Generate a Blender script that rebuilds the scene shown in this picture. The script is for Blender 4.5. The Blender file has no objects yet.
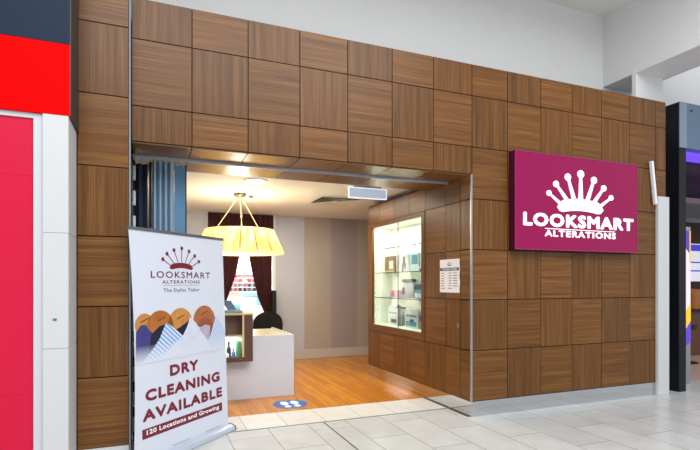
import bpy, bmesh, math, random
from mathutils import Vector, Matrix

S = bpy.context.scene
COL = S.collection
PI = math.pi
random.seed(7)

# ------------------------------------------------------------ camera, world, light, exposure
cd = bpy.data.cameras.new('camera')
cam = bpy.data.objects.new('camera', cd)
COL.objects.link(cam)
cam.location = (-3.518, -4.884, 1.580)
cam.rotation_euler = (PI / 2, 0, math.radians(-21.9865))
cd.sensor_width = 36.0
cd.lens = 25.457
cd.shift_y = 0.08286
cd.clip_start = 0.05
S.camera = cam

W_ = bpy.data.worlds.new('daylight')
S.world = W_
W_.use_nodes = True
bgn = W_.node_tree.nodes['Background']
bgn.inputs[0].default_value = (0.94, 0.97, 1.0, 1)
bgn.inputs[1].default_value = 0.74

S.view_settings.view_transform = 'Standard'
S.view_settings.look = 'None'
S.view_settings.exposure = 0.05
S.view_settings.gamma = 1.0
S.view_settings.use_curve_mapping = False


def light(name, kind, loc, power, color=(1, 1, 1), size=0.3, size_y=None, rot=(0, 0, 0), parent=None, spot=None, blend=.6, radius=None):
    d = bpy.data.lights.new(name, kind)
    d.energy = power
    d.color = color
    if kind == 'AREA':
        d.size = size
        if size_y:
            d.shape = 'RECTANGLE'
            d.size_y = size_y
    else:
        d.shadow_soft_size = radius if radius else size
    if spot:
        d.spot_size = spot
        d.spot_blend = blend
    o = bpy.data.objects.new(name, d)
    o.location = loc
    o.rotation_euler = rot
    COL.objects.link(o)
    return o


# area light added over the unseen concourse to brighten the shop fronts
light('concourse_fill', 'AREA', (-1.5, -7.0, 7.5), 720, (0.97, 0.98, 1.0), 9, 5, (math.radians(28), 0, 0))
# warm fill added under the shop ceiling to brighten the interior, no fitting there
light('shop_fill', 'AREA', (-1.6, 3.0, 2.93), 72, (1.0, 0.92, 0.76), 2.6, 2.0)
light('workroom_light', 'AREA', (-1.8, 6.8, 2.85), 190, (1.0, 0.99, 0.95), 2.0, 2.0)
light('arcade_light', 'AREA', (7.0, 1.3, 3.3), 30, (1.0, 0.82, 0.68), 4.0, 1.5)

# ------------------------------------------------------------ helpers
def lin(c):
    r = []
    for v in c:
        v /= 255.0
        r.append(v / 12.92 if v <= 0.04045 else ((v + 0.055) / 1.055) ** 2.4)
    return (r[0], r[1], r[2], 1.0)


def mat(name, rgb, rough=0.5, metal=0.0, spec=0.5, emit=None, es=0.0, coat=0.0, bump=0.0, bscale=40, vary=0.0):
    m = bpy.data.materials.new(name)
    m.use_nodes = True
    nt = m.node_tree
    b = nt.nodes['Principled BSDF']
    c = lin(rgb)
    b.inputs['Base Color'].default_value = c
    b.inputs['Roughness'].default_value = rough
    b.inputs['Metallic'].default_value = metal
    b.inputs['Specular IOR Level'].default_value = spec
    b.inputs['Coat Weight'].default_value = coat
    b.inputs['Coat Roughness'].default_value = 0.05
    if emit:
        b.inputs['Emission Color'].default_value = lin(emit)
        b.inputs['Emission Strength'].default_value = es
    if vary or bump:
        tc = nt.nodes.new('ShaderNodeTexCoord')
        n = nt.nodes.new('ShaderNodeTexNoise')
        n.inputs['Scale'].default_value = bscale
        n.inputs['Detail'].default_value = 5
        nt.links.new(tc.outputs['Object'], n.inputs['Vector'])
        if vary:
            mx = nt.nodes.new('ShaderNodeMix')
            mx.data_type = 'RGBA'
            mx.inputs[6].default_value = tuple(v * (1 - vary) for v in c[:3]) + (1,)
            mx.inputs[7].default_value = tuple(min(1, v * (1 + vary)) for v in c[:3]) + (1,)
            nt.links.new(n.outputs['Fac'], mx.inputs[0])
            nt.links.new(mx.outputs[2], b.inputs['Base Color'])
        if bump:
            bp = nt.nodes.new('ShaderNodeBump')
            bp.inputs['Strength'].default_value = bump
            bp.inputs['Distance'].default_value = 0.004
            nt.links.new(n.outputs['Fac'], bp.inputs['Height'])
            nt.links.new(bp.outputs[0], b.inputs['Normal'])
    return m


def wood_mat(name, dark, midc, light_, rough=0.33, spec=0.5):
    """Veneer; UVMap has the grain along v, the layer 'tint' carries each panel's own tone."""
    m = bpy.data.materials.new(name)
    m.use_nodes = True
    nt = m.node_tree
    b = nt.nodes['Principled BSDF']
    uv = nt.nodes.new('ShaderNodeUVMap'); uv.uv_map = 'UVMap'
    tv = nt.nodes.new('ShaderNodeUVMap'); tv.uv_map = 'tint'
    sx = nt.nodes.new('ShaderNodeSeparateXYZ')
    nt.links.new(tv.outputs[0], sx.inputs[0])
    outs = []
    for sc, det in (((150, 1.6, 1), 6), ((20, 0.4, 1), 3)):
        mp = nt.nodes.new('ShaderNodeMapping')
        mp.inputs['Scale'].default_value = sc
        nt.links.new(uv.outputs[0], mp.inputs[0])
        n = nt.nodes.new('ShaderNodeTexNoise')
        n.inputs['Scale'].default_value = 1.0
        n.inputs['Detail'].default_value = det
        n.inputs['Roughness'].default_value = 0.6
        nt.links.new(mp.outputs[0], n.inputs['Vector'])
        outs.append(n)
    add = nt.nodes.new('ShaderNodeMath'); add.operation = 'MULTIPLY_ADD'
    nt.links.new(outs[0].outputs['Fac'], add.inputs[0])
    add.inputs[1].default_value = 0.55
    m2 = nt.nodes.new('ShaderNodeMath'); m2.operation = 'MULTIPLY'
    nt.links.new(outs[1].outputs['Fac'], m2.inputs[0]); m2.inputs[1].default_value = 0.45
    nt.links.new(m2.outputs[0], add.inputs[2])
    cr = nt.nodes.new('ShaderNodeValToRGB')
    e = cr.color_ramp.elements
    e[0].position = 0.33; e[0].color = lin(dark)
    e[1].position = 0.68; e[1].color = lin(light_)
    k = cr.color_ramp.elements.new(0.5); k.color = lin(midc)
    nt.links.new(add.outputs[0], cr.inputs[0])
    mul = nt.nodes.new('ShaderNodeVectorMath'); mul.operation = 'SCALE'
    nt.links.new(cr.outputs[0], mul.inputs[0])
    nt.links.new(sx.outputs[0], mul.inputs['Scale'])
    nt.links.new(mul.outputs[0], b.inputs['Base Color'])
    b.inputs['Roughness'].default_value = rough
    b.inputs['Specular IOR Level'].default_value = spec
    return m


def brick_mat(name, c1, c2, mortar, bw, rh, msize, off, swap=True, shift=(0, 0), rough=0.3, grain=None, cloud=0.06, spec=0.5, freq=2):
    m = bpy.data.materials.new(name)
    m.use_nodes = True
    nt = m.node_tree
    b = nt.nodes['Principled BSDF']
    tc = nt.nodes.new('ShaderNodeTexCoord')
    sp = nt.nodes.new('ShaderNodeSeparateXYZ')
    nt.links.new(tc.outputs['Object'], sp.inputs[0])
    ax = nt.nodes.new('ShaderNodeMath'); ax.inputs[1].default_value = shift[0]
    ay = nt.nodes.new('ShaderNodeMath'); ay.inputs[1].default_value = shift[1]
    nt.links.new(sp.outputs[1 if swap else 0], ax.inputs[0])
    nt.links.new(sp.outputs[0 if swap else 1], ay.inputs[0])
    cb = nt.nodes.new('ShaderNodeCombineXYZ')
    nt.links.new(ax.outputs[0], cb.inputs[0]); nt.links.new(ay.outputs[0], cb.inputs[1])
    br = nt.nodes.new('ShaderNodeTexBrick')
    br.offset = off; br.offset_frequency = freq; br.squash = 1
    br.inputs['Scale'].default_value = 1
    br.inputs['Brick Width'].default_value = bw
    br.inputs['Row Height'].default_value = rh
    br.inputs['Mortar Size'].default_value = msize
    br.inputs['Mortar Smooth'].default_value = 0
    br.inputs['Bias'].default_value = 0
    br.inputs['Color1'].default_value = lin(c1)
    br.inputs['Color2'].default_value = lin(c2)
    br.inputs['Mortar'].default_value = lin(mortar)
    nt.links.new(cb.outputs[0], br.inputs['Vector'])
    n = nt.nodes.new('ShaderNodeTexNoise')
    n.inputs['Detail'].default_value = 6
    mp = nt.nodes.new('ShaderNodeMapping')
    mp.inputs['Scale'].default_value = grain if grain else (3.5, 3.5, 3.5)
    nt.links.new(tc.outputs['Object'], mp.inputs[0])
    nt.links.new(mp.outputs[0], n.inputs['Vector'])
    n.inputs['Scale'].default_value = 1
    mr = nt.nodes.new('ShaderNodeMapRange')
    mr.inputs[1].default_value = 0.3; mr.inputs[2].default_value = 0.7
    mr.inputs[3].default_value = 1 - cloud * 2; mr.inputs[4].default_value = 1 + cloud
    nt.links.new(n.outputs['Fac'], mr.inputs[0])
    mul = nt.nodes.new('ShaderNodeVectorMath'); mul.operation = 'SCALE'
    nt.links.new(br.outputs['Color'], mul.inputs[0])
    nt.links.new(mr.outputs[0], mul.inputs['Scale'])
    nt.links.new(mul.outputs[0], b.inputs['Base Color'])
    b.inputs['Roughness'].default_value = rough
    b.inputs['Specular IOR Level'].default_value = spec
    return m


WM = {}


def thing(name, label, cat, loc=(0, 0, 0), rotz=0.0, group=None):
    o = bpy.data.objects.new(name, None)
    o.empty_display_size = 0.1
    COL.objects.link(o)
    o.location = loc
    o.rotation_euler = (0, 0, rotz)
    o['label'] = label
    o['category'] = cat
    if group:
        o['group'] = group
    WM[o] = Matrix.Translation(loc) @ Matrix.Rotation(rotz, 4, 'Z')
    return o


def tag(o, label, cat, group=None):
    o['label'] = label
    o['category'] = cat
    if group:
        o['group'] = group
    return o


def obj(name, bm, m, parent=None, bevel=0.0, smooth=False, local=False, normals=True):
    """bm is in world coordinates unless local; links ONE mesh object."""
    if normals:
        bmesh.ops.recalc_face_normals(bm, faces=bm.faces)
    if bevel:
        bmesh.ops.bevel(bm, geom=[e for e in bm.edges if len(e.link_faces) == 2 and e.calc_face_angle(0) > 0.6],
                        offset=bevel, segments=2, affect='EDGES', clamp_overlap=True)
    loc = None
    if parent is not None:
        if not local:
            bmesh.ops.transform(bm, matrix=WM[parent].inverted(), verts=bm.verts)
    else:
        # own origin at the base
        if bm.verts and not local:
            xs = [v.co.x for v in bm.verts]; ys = [v.co.y for v in bm.verts]; zs = [v.co.z for v in bm.verts]
            loc = Vector(((min(xs) + max(xs)) / 2, (min(ys) + max(ys)) / 2, min(zs)))
            bmesh.ops.translate(bm, vec=-loc, verts=bm.verts)
    me = bpy.data.meshes.new(name)
    bm.to_mesh(me)
    bm.free()
    ms = m if isinstance(m, (list, tuple)) else [m]
    for k in ms:
        me.materials.append(k)
    if smooth:
        me.polygons.foreach_set('use_smooth', [True] * len(me.polygons))
    o = bpy.data.objects.new(name, me)
    COL.objects.link(o)
    if parent is not None:
        o.parent = parent
        WM[o] = WM[parent]
    else:
        if loc is not None:
            o.location = loc
        WM[o] = Matrix.Translation(loc) if loc is not None else Matrix()
    return o


def struct(name, bm, m, parent=None, bevel=0.0, origin=False, normals=True):
    o = obj(name, bm, m, parent, bevel, local=origin, normals=normals)
    if parent is None:
        o['kind'] = 'structure'
    return o


def box(bm, x0, x1, y0, y1, z0, z1, mi=0):
    v = [bm.verts.new((x, y, z)) for x in (x0, x1) for y in (y0, y1) for z in (z0, z1)]
    for a in ((0, 1, 3, 2), (4, 6, 7, 5), (0, 4, 5, 1), (2, 3, 7, 6), (0, 2, 6, 4), (1, 5, 7, 3)):
        f = bm.faces.new([v[i] for i in a]); f.material_index = mi
    return v


def B(*a):
    bm = bmesh.new()
    box(bm, *a)
    return bm


def tube(bm, pts, r, n=10, mi=0, cap=True):
    pts = [Vector(p) for p in pts]
    rings = []
    for i, p in enumerate(pts):
        d = (pts[min(i + 1, len(pts) - 1)] - pts[max(i - 1, 0)]).normalized()
        a = d.orthogonal().normalized() if i == 0 else (rings_a - d * rings_a.dot(d)).normalized()
        rings_a = a
        b = d.cross(a)
        rr = r[i] if isinstance(r, (list, tuple)) else r
        rings.append([bm.verts.new(p + (a * math.cos(2 * PI * k / n) + b * math.sin(2 * PI * k / n)) * rr) for k in range(n)])
    for i in range(len(rings) - 1):
        for k in range(n):
            f = bm.faces.new((rings[i][k], rings[i][(k + 1) % n], rings[i + 1][(k + 1) % n], rings[i + 1][k])); f.material_index = mi
    if cap:
        bm.faces.new(rings[0][::-1]).material_index = mi
        bm.faces.new(rings[-1]).material_index = mi


def lathe(bm, c, prof, n=32, mi=0, cap=True):
    rings = []
    for r, z in prof:
        rings.append([bm.verts.new((c[0] + r * math.cos(2 * PI * k / n), c[1] + r * math.sin(2 * PI * k / n), c[2] + z)) for k in range(n)])
    for i in range(len(rings) - 1):
        for k in range(n):
            f = bm.faces.new((rings[i][k], rings[i][(k + 1) % n], rings[i + 1][(k + 1) % n], rings[i + 1][k])); f.material_index = mi
    if cap:
        bm.faces.new(rings[0][::-1]).material_index = mi
        bm.faces.new(rings[-1]).material_index = mi


def poly(bm, pts, y0, y1, mi=0):
    """prism of an (x,z) outline between depths y0 and y1"""
    a = [bm.verts.new((p[0], y0, p[1])) for p in pts]
    b = [bm.verts.new((p[0], y1, p[1])) for p in pts]
    n = len(pts)
    bm.faces.new(a).material_index = mi
    bm.faces.new(b[::-1]).material_index = mi
    for k in range(n):
        bm.faces.new((a[k], b[k], b[(k + 1) % n], a[(k + 1) % n])).material_index = mi


def ell(cx, cz, rx, rz, a0=0, a1=360, n=28):
    return [(cx + rx * math.cos(math.radians(a0 + (a1 - a0) * k / n)), cz + rz * math.sin(math.radians(a0 + (a1 - a0) * k / n)))
            for k in range(n + (0 if a1 - a0 == 360 else 1))]


def text_bm(s, x0, x1, z0, z1, y, th=0.004, bold=0.0, spacing=1.0):
    """lettering in the x-z plane facing -y, fitted to a box; bold repeats the outline round a small circle"""
    cu = bpy.data.curves.new('lettering', 'FONT')
    cu.body = s
    cu.space_character = spacing
    cu.resolution_u = 3
    o = bpy.data.objects.new('lettering', cu)
    COL.objects.link(o)
    dg = bpy.context.evaluated_depsgraph_get()
    me = bpy.data.meshes.new_from_object(o.evaluated_get(dg))
    bm = bmesh.new()
    bm.from_mesh(me)
    bpy.data.objects.remove(o)
    bpy.data.curves.remove(cu)
    bpy.data.meshes.remove(me)
    bmesh.ops.remove_doubles(bm, verts=bm.verts, dist=0.0002)
    xs = [v.co.x for v in bm.verts]; ys = [v.co.y for v in bm.verts]
    ax, bx, ay, by = min(xs), max(xs), min(ys), max(ys)
    q = bold * (z1 - z0)
    for v in bm.verts:
        v.co = Vector((x0 + q + (v.co.x - ax) / (bx - ax) * (x1 - x0 - 2 * q), y, z0 + q + (v.co.y - ay) / (by - ay) * (z1 - z0 - 2 * q)))
    if th:
        e = bmesh.ops.extrude_face_region(bm, geom=bm.faces[:])
        bmesh.ops.translate(bm, vec=(0, -th, 0), verts=[g for g in e['geom'] if isinstance(g, bmesh.types.BMVert)])
    if q:
        base = bm.copy()
        for k in range(10):
            a = 2 * PI * k / 10
            m2 = bpy.data.meshes.new('strike')
            b2 = base.copy()
            bmesh.ops.translate(b2, vec=(q * math.cos(a), -0.00003 * (k + 1), q * math.sin(a)), verts=b2.verts)
            b2.to_mesh(m2); b2.free()
            bm.from_mesh(m2)
            bpy.data.meshes.remove(m2)
        base.free()
    return bm


def words_of(bm, n):
    """splits lettering into its n words at the widest gaps"""
    iv = sorted((min(v.co.x for v in f.verts), max(v.co.x for v in f.verts)) for f in bm.faces)
    gaps, end = [], iv[0][1]
    for a, b in iv:
        if a > end:
            gaps.append((a - end, (a + end) / 2))
        end = max(end, b)
    cuts = sorted(c for _, c in sorted(gaps)[::-1][:n - 1])
    lim = [-1e9] + cuts + [1e9]
    out = []
    for a, b in zip(lim, lim[1:]):
        w = bm.copy()
        bmesh.ops.delete(w, geom=[v for v in w.verts if not a < v.co.x < b], context='VERTS')
        out.append(w)
    bm.free()
    return out


# ------------------------------------------------------------ materials
M = {}
M['wood'] = wood_mat('walnut_veneer', (74, 45, 19), (110, 71, 33), (143, 99, 52), 0.30, 0.26)
M['soffit_wood'] = wood_mat('lamplit_lacquered_walnut', (98, 58, 10), (116, 72, 14), (132, 84, 20), 0.30, 0.50)  # glossy veneer; the lamp's golden reflection is painted into its colour
M['gap'] = mat('panel_gap', (28, 20, 15), 0.8)
M['white'] = mat('white_paint', (226, 226, 226), 0.6, vary=0.02, bscale=3)
M['ceil'] = mat('white_ceiling', (232, 230, 224), 0.7, vary=0.015, bscale=2)
M['wgrey'] = mat('white_column_paint', (210, 212, 212), 0.45, vary=0.02, bscale=4)
M['steel'] = mat('mirror_steel', (205, 208, 212), 0.07, 1.0)
M['alu'] = mat('brushed_aluminium', (172, 176, 182), 0.3, 0.9, vary=0.05, bscale=60)
M['dalu'] = mat('dull_aluminium', (120, 126, 134), 0.4, 0.7)
M['navy'] = mat('navy_panel', (34, 48, 66), 0.45, spec=0.12, vary=0.03, bscale=5)
M['red'] = mat('red_panel', (232, 0, 0), 0.5, spec=0.04)
M['pink'] = mat('crimson_shutter', (214, 16, 62), 0.3, spec=0.3)
M['darkside'] = mat('dark_return', (58, 50, 48), 0.5)
M['magenta'] = mat('magenta_acrylic', (130, 4, 68), 0.08, spec=0.30, emit=(190, 8, 100), es=0.16)
M['maroonbox'] = mat('maroon_box', (74, 6, 38), 0.3)
M['litwhite'] = mat('lit_white_acrylic', (240, 240, 240), 0.4, emit=(255, 255, 255), es=0.5)
M['black'] = mat('black_plastic', (20, 20, 22), 0.4)
M['blackfab'] = mat('black_fabric', (16, 16, 18), 0.9, bump=0.3, bscale=300)
M['maroon'] = mat('maroon_ink', (118, 16, 44), 0.5)
M['film'] = mat('banner_film', (216, 221, 234), 0.35, spec=0.4)
M['inkw'] = mat('white_ink', (245, 245, 245), 0.5)
M['inkg'] = mat('grey_ink', (100, 96, 110), 0.5)
M['counter'] = mat('white_laminate', (214, 216, 224), 0.35, vary=0.02, bscale=6)
M['cream'] = mat('cream_interior', (244, 243, 232), 0.5)
M['curtain'] = mat('maroon_velvet', (58, 10, 17), 0.85, vary=0.15, bscale=30)
M['walltone'] = mat('cool_grey_wallpaper', (196, 202, 216), 0.7, vary=0.015, bscale=4)
M['paper'] = mat('white_paper', (238, 238, 242), 0.6)
M['line_ink'] = mat('line_ink', (110, 112, 124), 0.6)
M['ink'] = mat('dark_ink', (40, 40, 60), 0.6)
M['blue'] = mat('sticker_blue', (18, 106, 176), 0.4)
M['boxwood'] = mat('brown_laminate', (92, 62, 44), 0.4, vary=0.08, bscale=12)
M['palewood'] = mat('pale_edge', (214, 190, 140), 0.5)

# wallpaper with broad stripes
def stripes_mat():
    m = bpy.data.materials.new('striped_wallpaper')
    m.use_nodes = True
    nt = m.node_tree
    b = nt.nodes['Principled BSDF']
    tc = nt.nodes.new('ShaderNodeTexCoord')
    sp = nt.nodes.new('ShaderNodeSeparateXYZ')
    nt.links.new(tc.outputs['Object'], sp.inputs[0])
    a = nt.nodes.new('ShaderNodeMath'); a.operation = 'MULTIPLY_ADD'
    a.inputs[1].default_value = 1 / 1.194; a.inputs[2].default_value = (0.531 + 2.0) / 1.194 * 1.0
    nt.links.new(sp.outputs[0], a.inputs[0])
    fr = nt.nodes.new('ShaderNodeMath'); fr.operation = 'FRACT'
    a.inputs[2].default_value = 0.531 / 1.194 + 4
    nt.links.new(a.outputs[0], fr.inputs[0])
    gt = nt.nodes.new('ShaderNodeMath'); gt.operation = 'GREATER_THAN'; gt.inputs[1].default_value = 0.496
    nt.links.new(fr.outputs[0], gt.inputs[0])
    n = nt.nodes.new('ShaderNodeTexNoise'); n.inputs['Scale'].default_value = 1
    mp = nt.nodes.new('ShaderNodeMapping'); mp.inputs['Scale'].default_value = (60, 60, 2)
    nt.links.new(tc.outputs['Object'], mp.inputs[0]); nt.links.new(mp.outputs[0], n.inputs['Vector'])
    mx = nt.nodes.new('ShaderNodeMix'); mx.data_type = 'RGBA'
    mx.inputs[6].default_value = lin((186, 178, 170)); mx.inputs[7].default_value = lin((172, 163, 166))
    nt.links.new(gt.outputs[0], mx.inputs[0])
    mr = nt.nodes.new('ShaderNodeMapRange'); mr.inputs[3].default_value = 0.9; mr.inputs[4].default_value = 1.08
    nt.links.new(n.outputs['Fac'], mr.inputs[0])
    sc = nt.nodes.new('ShaderNodeVectorMath'); sc.operation = 'SCALE'
    nt.links.new(mx.outputs[2], sc.inputs[0]); nt.links.new(mr.outputs[0], sc.inputs['Scale'])
    nt.links.new(sc.outputs[0], b.inputs['Base Color'])
    b.inputs['Roughness'].default_value = 0.65
    return m


M['stripes'] = stripes_mat()


def glass_mat(name, tint=(255, 255, 255), refl=0.12, rough=0.0):
    m = bpy.data.materials.new(name)
    m.use_nodes = True
    nt = m.node_tree
    nt.nodes.clear()
    o = nt.nodes.new('ShaderNodeOutputMaterial')
    t = nt.nodes.new('ShaderNodeBsdfTransparent'); t.inputs[0].default_value = lin(tint)
    g = nt.nodes.new('ShaderNodeBsdfGlossy'); g.inputs['Roughness'].default_value = rough
    f = nt.nodes.new('ShaderNodeFresnel'); f.inputs[0].default_value = 1.45
    mu = nt.nodes.new('ShaderNodeMath'); mu.operation = 'MULTIPLY'; mu.inputs[1].default_value = refl / 0.12
    mx = nt.nodes.new('ShaderNodeMixShader')
    nt.links.new(f.outputs[0], mu.inputs[0]); nt.links.new(mu.outputs[0], mx.inputs[0])
    nt.links.new(t.outputs[0], mx.inputs[1]); nt.links.new(g.outputs[0], mx.inputs[2])
    nt.links.new(mx.outputs[0], o.inputs[0])
    return m


M['glass'] = glass_mat('clear_glass', (250, 255, 252), 0.02)
M['glassedge'] = mat('glass_edge', (40, 56, 48), 0.2)


def translucent_mat(name, rgb, frac, emit=None, es=0.0):
    m = bpy.data.materials.new(name)
    m.use_nodes = True
    nt = m.node_tree
    b = nt.nodes['Principled BSDF']
    b.inputs['Base Color'].default_value = lin(rgb)
    b.inputs['Roughness'].default_value = 0.8
    if emit:
        b.inputs['Emission Color'].default_value = lin(emit); b.inputs['Emission Strength'].default_value = es
    t = nt.nodes.new('ShaderNodeBsdfTranslucent'); t.inputs[0].default_value = lin(rgb)
    mx = nt.nodes.new('ShaderNodeMixShader'); mx.inputs[0].default_value = frac
    nt.links.new(b.outputs[0], mx.inputs[1]); nt.links.new(t.outputs[0], mx.inputs[2])
    nt.links.new(mx.outputs[0], nt.nodes['Material Output'].inputs[0])
    return m


M['shade'] = translucent_mat('pleated_shade_fabric', (240, 205, 120), 0.45, (255, 205, 110), 0.06)
def streaky(m, c1, c2, sc):
    nt = m.node_tree
    tc = nt.nodes.new('ShaderNodeTexCoord'); mp = nt.nodes.new('ShaderNodeMapping'); mp.inputs['Scale'].default_value = sc
    n = nt.nodes.new('ShaderNodeTexNoise'); n.inputs['Scale'].default_value = 1; n.inputs['Detail'].default_value = 4
    cr = nt.nodes.new('ShaderNodeValToRGB')
    cr.color_ramp.elements[0].position = 0.35; cr.color_ramp.elements[0].color = lin(c1)
    cr.color_ramp.elements[1].position = 0.65; cr.color_ramp.elements[1].color = lin(c2)
    nt.links.new(tc.outputs['Object'], mp.inputs[0]); nt.links.new(mp.outputs[0], n.inputs['Vector']); nt.links.new(n.outputs['Fac'], cr.inputs[0])
    b = nt.nodes['Principled BSDF']
    nt.links.new(cr.outputs[0], b.inputs['Base Color'])
    for q in nt.nodes:
        if q.type == 'BSDF_TRANSLUCENT':
            nt.links.new(cr.outputs[0], q.inputs[0])


streaky(M['shade'], (218, 168, 84), (252, 232, 166), (13, 13, 1.2))  # fabric streaks carry the pleats' highlights and shadows in their colours
M['seam'] = mat('seam_tan', (128, 96, 48), 0.8)
M['diffuser'] = translucent_mat('lamp_diffuser', (252, 240, 205), 0.6, (255, 240, 200), 0.55)

M['tile'] = brick_mat('concourse_tile', (212, 213, 211), (199, 200, 199), (112, 112, 110), 0.95, 0.443, 0.0038, 0.5, True,
                      (1.26 - 0.0, 0.12 + 0.443 * 20), 0.28, None, 0.05, 0.45)
M['tile2'] = brick_mat('threshold_tile', (232, 230, 224), (222, 220, 214), (120, 118, 112), 0.45, 3.0, 0.003, 0.0, False,
                       (2.55 + 0.45 * 10, 1.0), 0.28, None, 0.04, 0.45)
M['timber'] = brick_mat('timber_floor', (216, 140, 24), (192, 114, 16), (140, 82, 14), 1.3, 0.105, 0.0015, 0.37, True,
                        (0.2, 5.0), 0.24, (40, 2.2, 1), 0.12, 0.5, 3)

# ------------------------------------------------------------ the setting
ROWS = [0.18, 0.7785, 1.380, 1.978, 2.574, 3.184, 3.790, 4.163]
XL = [0.5255 * k for k in range(-7, 1)]            # left columns up to the corner
XL[0] = -3.675
XR = [0.5180 * k for k in range(0, 7)] + [3.318]


def panel(bm, o, u, w, n, su, sw, vertical, tint, t=0.012, g=0.0048):
    """one veneer panel: origin o, in-plane axes u (size su) and w (size sw), outward normal n"""
    uvl = bm.loops.layers.uv.get('UVMap') or bm.loops.layers.uv.new('UVMap')
    tl = bm.loops.layers.uv.get('tint') or bm.loops.layers.uv.new('tint')
    o = Vector(o); u = Vector(u); w = Vector(w); n = Vector(n)
    ru, rv = random.random() * 50, random.random() * 50
    P = []
    for d in (0, t):
        for (a, b) in ((g, g), (su - g, g), (su - g, sw - g), (g, sw - g)):
            P.append((bm.verts.new(o + u * a + w * b + n * d), a, b))
    for idx in ((4, 5, 6, 7), (0, 1, 5, 4), (1, 2, 6, 5), (2, 3, 7, 6), (3, 0, 4, 7)):
        f = bm.faces.new([P[i][0] for i in idx])
        for lp, i in zip(f.loops, idx):
            a, b = P[i][1], P[i][2]
            lp[uvl].uv = (a + ru, b + rv) if vertical else (b + ru, a + rv)
            lp[tl].uv = (tint, 0)


def tone(a=0.82, b=1.2):
    return random.uniform(a, b)


def tone2(v):
    return tone(0.90, 1.10) * (0.94 if v else 1.07)


T = 0.012
# front wall: the walnut portal
bm = bmesh.new()
for j in range(len(ROWS) - 1):
    for i in range(7):
        z0, z1 = ROWS[j], ROWS[j + 1]
        if z1 <= 2.862:
            continue
        z0 = max(z0, 2.862)
        v = (i + j) % 2 == 0
        panel(bm, (XL[i], 0, z0), (1, 0, 0), (0, 0, 1), (0, -1, 0), XL[i + 1] - XL[i], z1 - z0, v, tone2(v), T)
    for i in range(len(XR) - 1):
        v = (i + 7 + j) % 2 == 0
        panel(bm, (XR[i], 0, ROWS[j]), (1, 0, 0), (0, 0, 1), (0, -1, 0), XR[i + 1] - XR[i], ROWS[j + 1] - ROWS[j], v, tone2(v), T)
struct('wall_front', bm, M['wood'], normals=False)
bm = bmesh.new()
# soffit of the portal, split by the shutter rail
for i in range(7):
    for (y0, y1) in ((0.0, 0.45), (0.48, 1.05)):
        v = i % 2 == 0
        panel(bm, (XL[i], y0, 2.862), (1, 0, 0), (0, 1, 0), (0, 0, -1), XL[i + 1] - XL[i], y1 - y0, v, tone2(v), T)
struct('ceiling_soffit', bm, M['soffit_wood'], normals=False)
bm = bmesh.new()
box(bm, -3.675, 0.0, 0.001, 1.05, 2.863, 4.160)
box(bm, 0.0, 3.317, 0.001, 0.05, 0.0, 4.160)
struct('wall_front_core', bm, M['gap'])

# pier on the left
bm = bmesh.new()
for j in range(len(ROWS) - 1):
    v = (j % 2) == 1
    panel(bm, (-4.085, -0.180, ROWS[j]), (1, 0, 0), (0, 0, 1), (0, -1, 0), 0.396, ROWS[j + 1] - ROWS[j], v, tone2(v), T)
    panel(bm, (-3.6895, -0.180, ROWS[j]), (0, 1, 0), (0, 0, 1), (1, 0, 0), 0.172, ROWS[j + 1] - ROWS[j], not v, tone2(not v), T)
struct('wall_pier', bm, M['wood'], normals=False)
struct('wall_pier_core', B(-4.16, -3.6900, -0.179, 1.06, 0, 4.16), M['gap'])
struct('trim_1', B(-3.6885, -3.674, -0.197, -0.1795, 0.0, 4.163), mat('grey_edge_trim', (132, 138, 146), 0.5, spec=0.3))
struct('baseboard_left', B(-4.085, -3.69, -0.197, -0.1795, 0.0, 0.178), M['wgrey'])

# right reveal with the display case
YN = [0.0, 0.211, 0.527, 1.04, 1.49, 1.985, 2.50, 2.95]
bm = bmesh.new()
nrows = ROWS[:5] + [2.885]
for j in range(5):
    for i in range(7):
        z0, z1 = nrows[j], nrows[j + 1]
        y0, y1 = YN[i], YN[i + 1]
        if i >= 3 and 1 <= j <= 3:
            continue
        v = (i + j) % 2 == (0 if i else 1)
        g = 0.008 if i == 0 else 0.0044
        panel(bm, (0, y0, z0), (0, 1, 0), (0, 0, 1), (-1, 0, 0), y1 - y0, z1 - z0, v, tone2(v), T, g)
struct('wall_right', bm, M['wood'], normals=False)
bm = bmesh.new()
box(bm, 0.0005, 0.45, 0.052, 1.10, 0, 2.95)
box(bm, 0.0005, 0.45, 2.80, 2.945, 0, 2.90)
box(bm, 0.0005, 0.45, 1.10, 2.80, 0, 0.86)
box(bm, 0.0005, 0.45, 1.10, 2.80, 2.53, 2.90)
box(bm, 0.40, 0.45, 1.10, 2.80, 0.86, 2.53)
struct('wall_right_core', bm, M['gap'])
# mirror kick plates
bm = bmesh.new()
box(bm, -0.014, 0.0, -0.014, 2.95, 0.0, 0.178)
struct('baseboard_right', bm, M['steel'])
struct('baseboard_front', B(0.0, 3.108, -0.014, 0.0, 0.0, 0.178), M['steel'])
struct('trim_2', B(-0.016, 0.004, -0.016, 0.004, 0.178, 2.862), M['alu'])

# right end: white column and wall behind the portal
struct('wall_end_column', B(2.80, 3.352, 0.055, 0.115, 0, 4.60), M['white'])
bm = bmesh.new()
box(bm, -12, -4.2005, 0.6, 0.7, 0, 5.59)
box(bm, -4.16, 2.6, 1.06, 1.16, 2.97, 5.59)
box(bm, 2.8205, 14, 0.6, 0.7, 3.6, 5.59)
box(bm, 2.8205, 3.6, 0.6, 0.7, 0, 3.5995)
struct('wall_upper_back', B(-4.2, 2.82, 0.60, 0.66, 4.0, 5.59), M['white'])
struct('wall_back_outer', bm, M['white'])
# beam that crosses overhead, and the concourse ceiling
struct('wall_beam', B(2.804, 3.413, -9.0, 0.6, 4.53, 5.59), M['white'])
struct('ceiling_concourse', B(-9, 2.81, -1.7, 0.66, 5.586, 5.70), M['ceil'])

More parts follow.
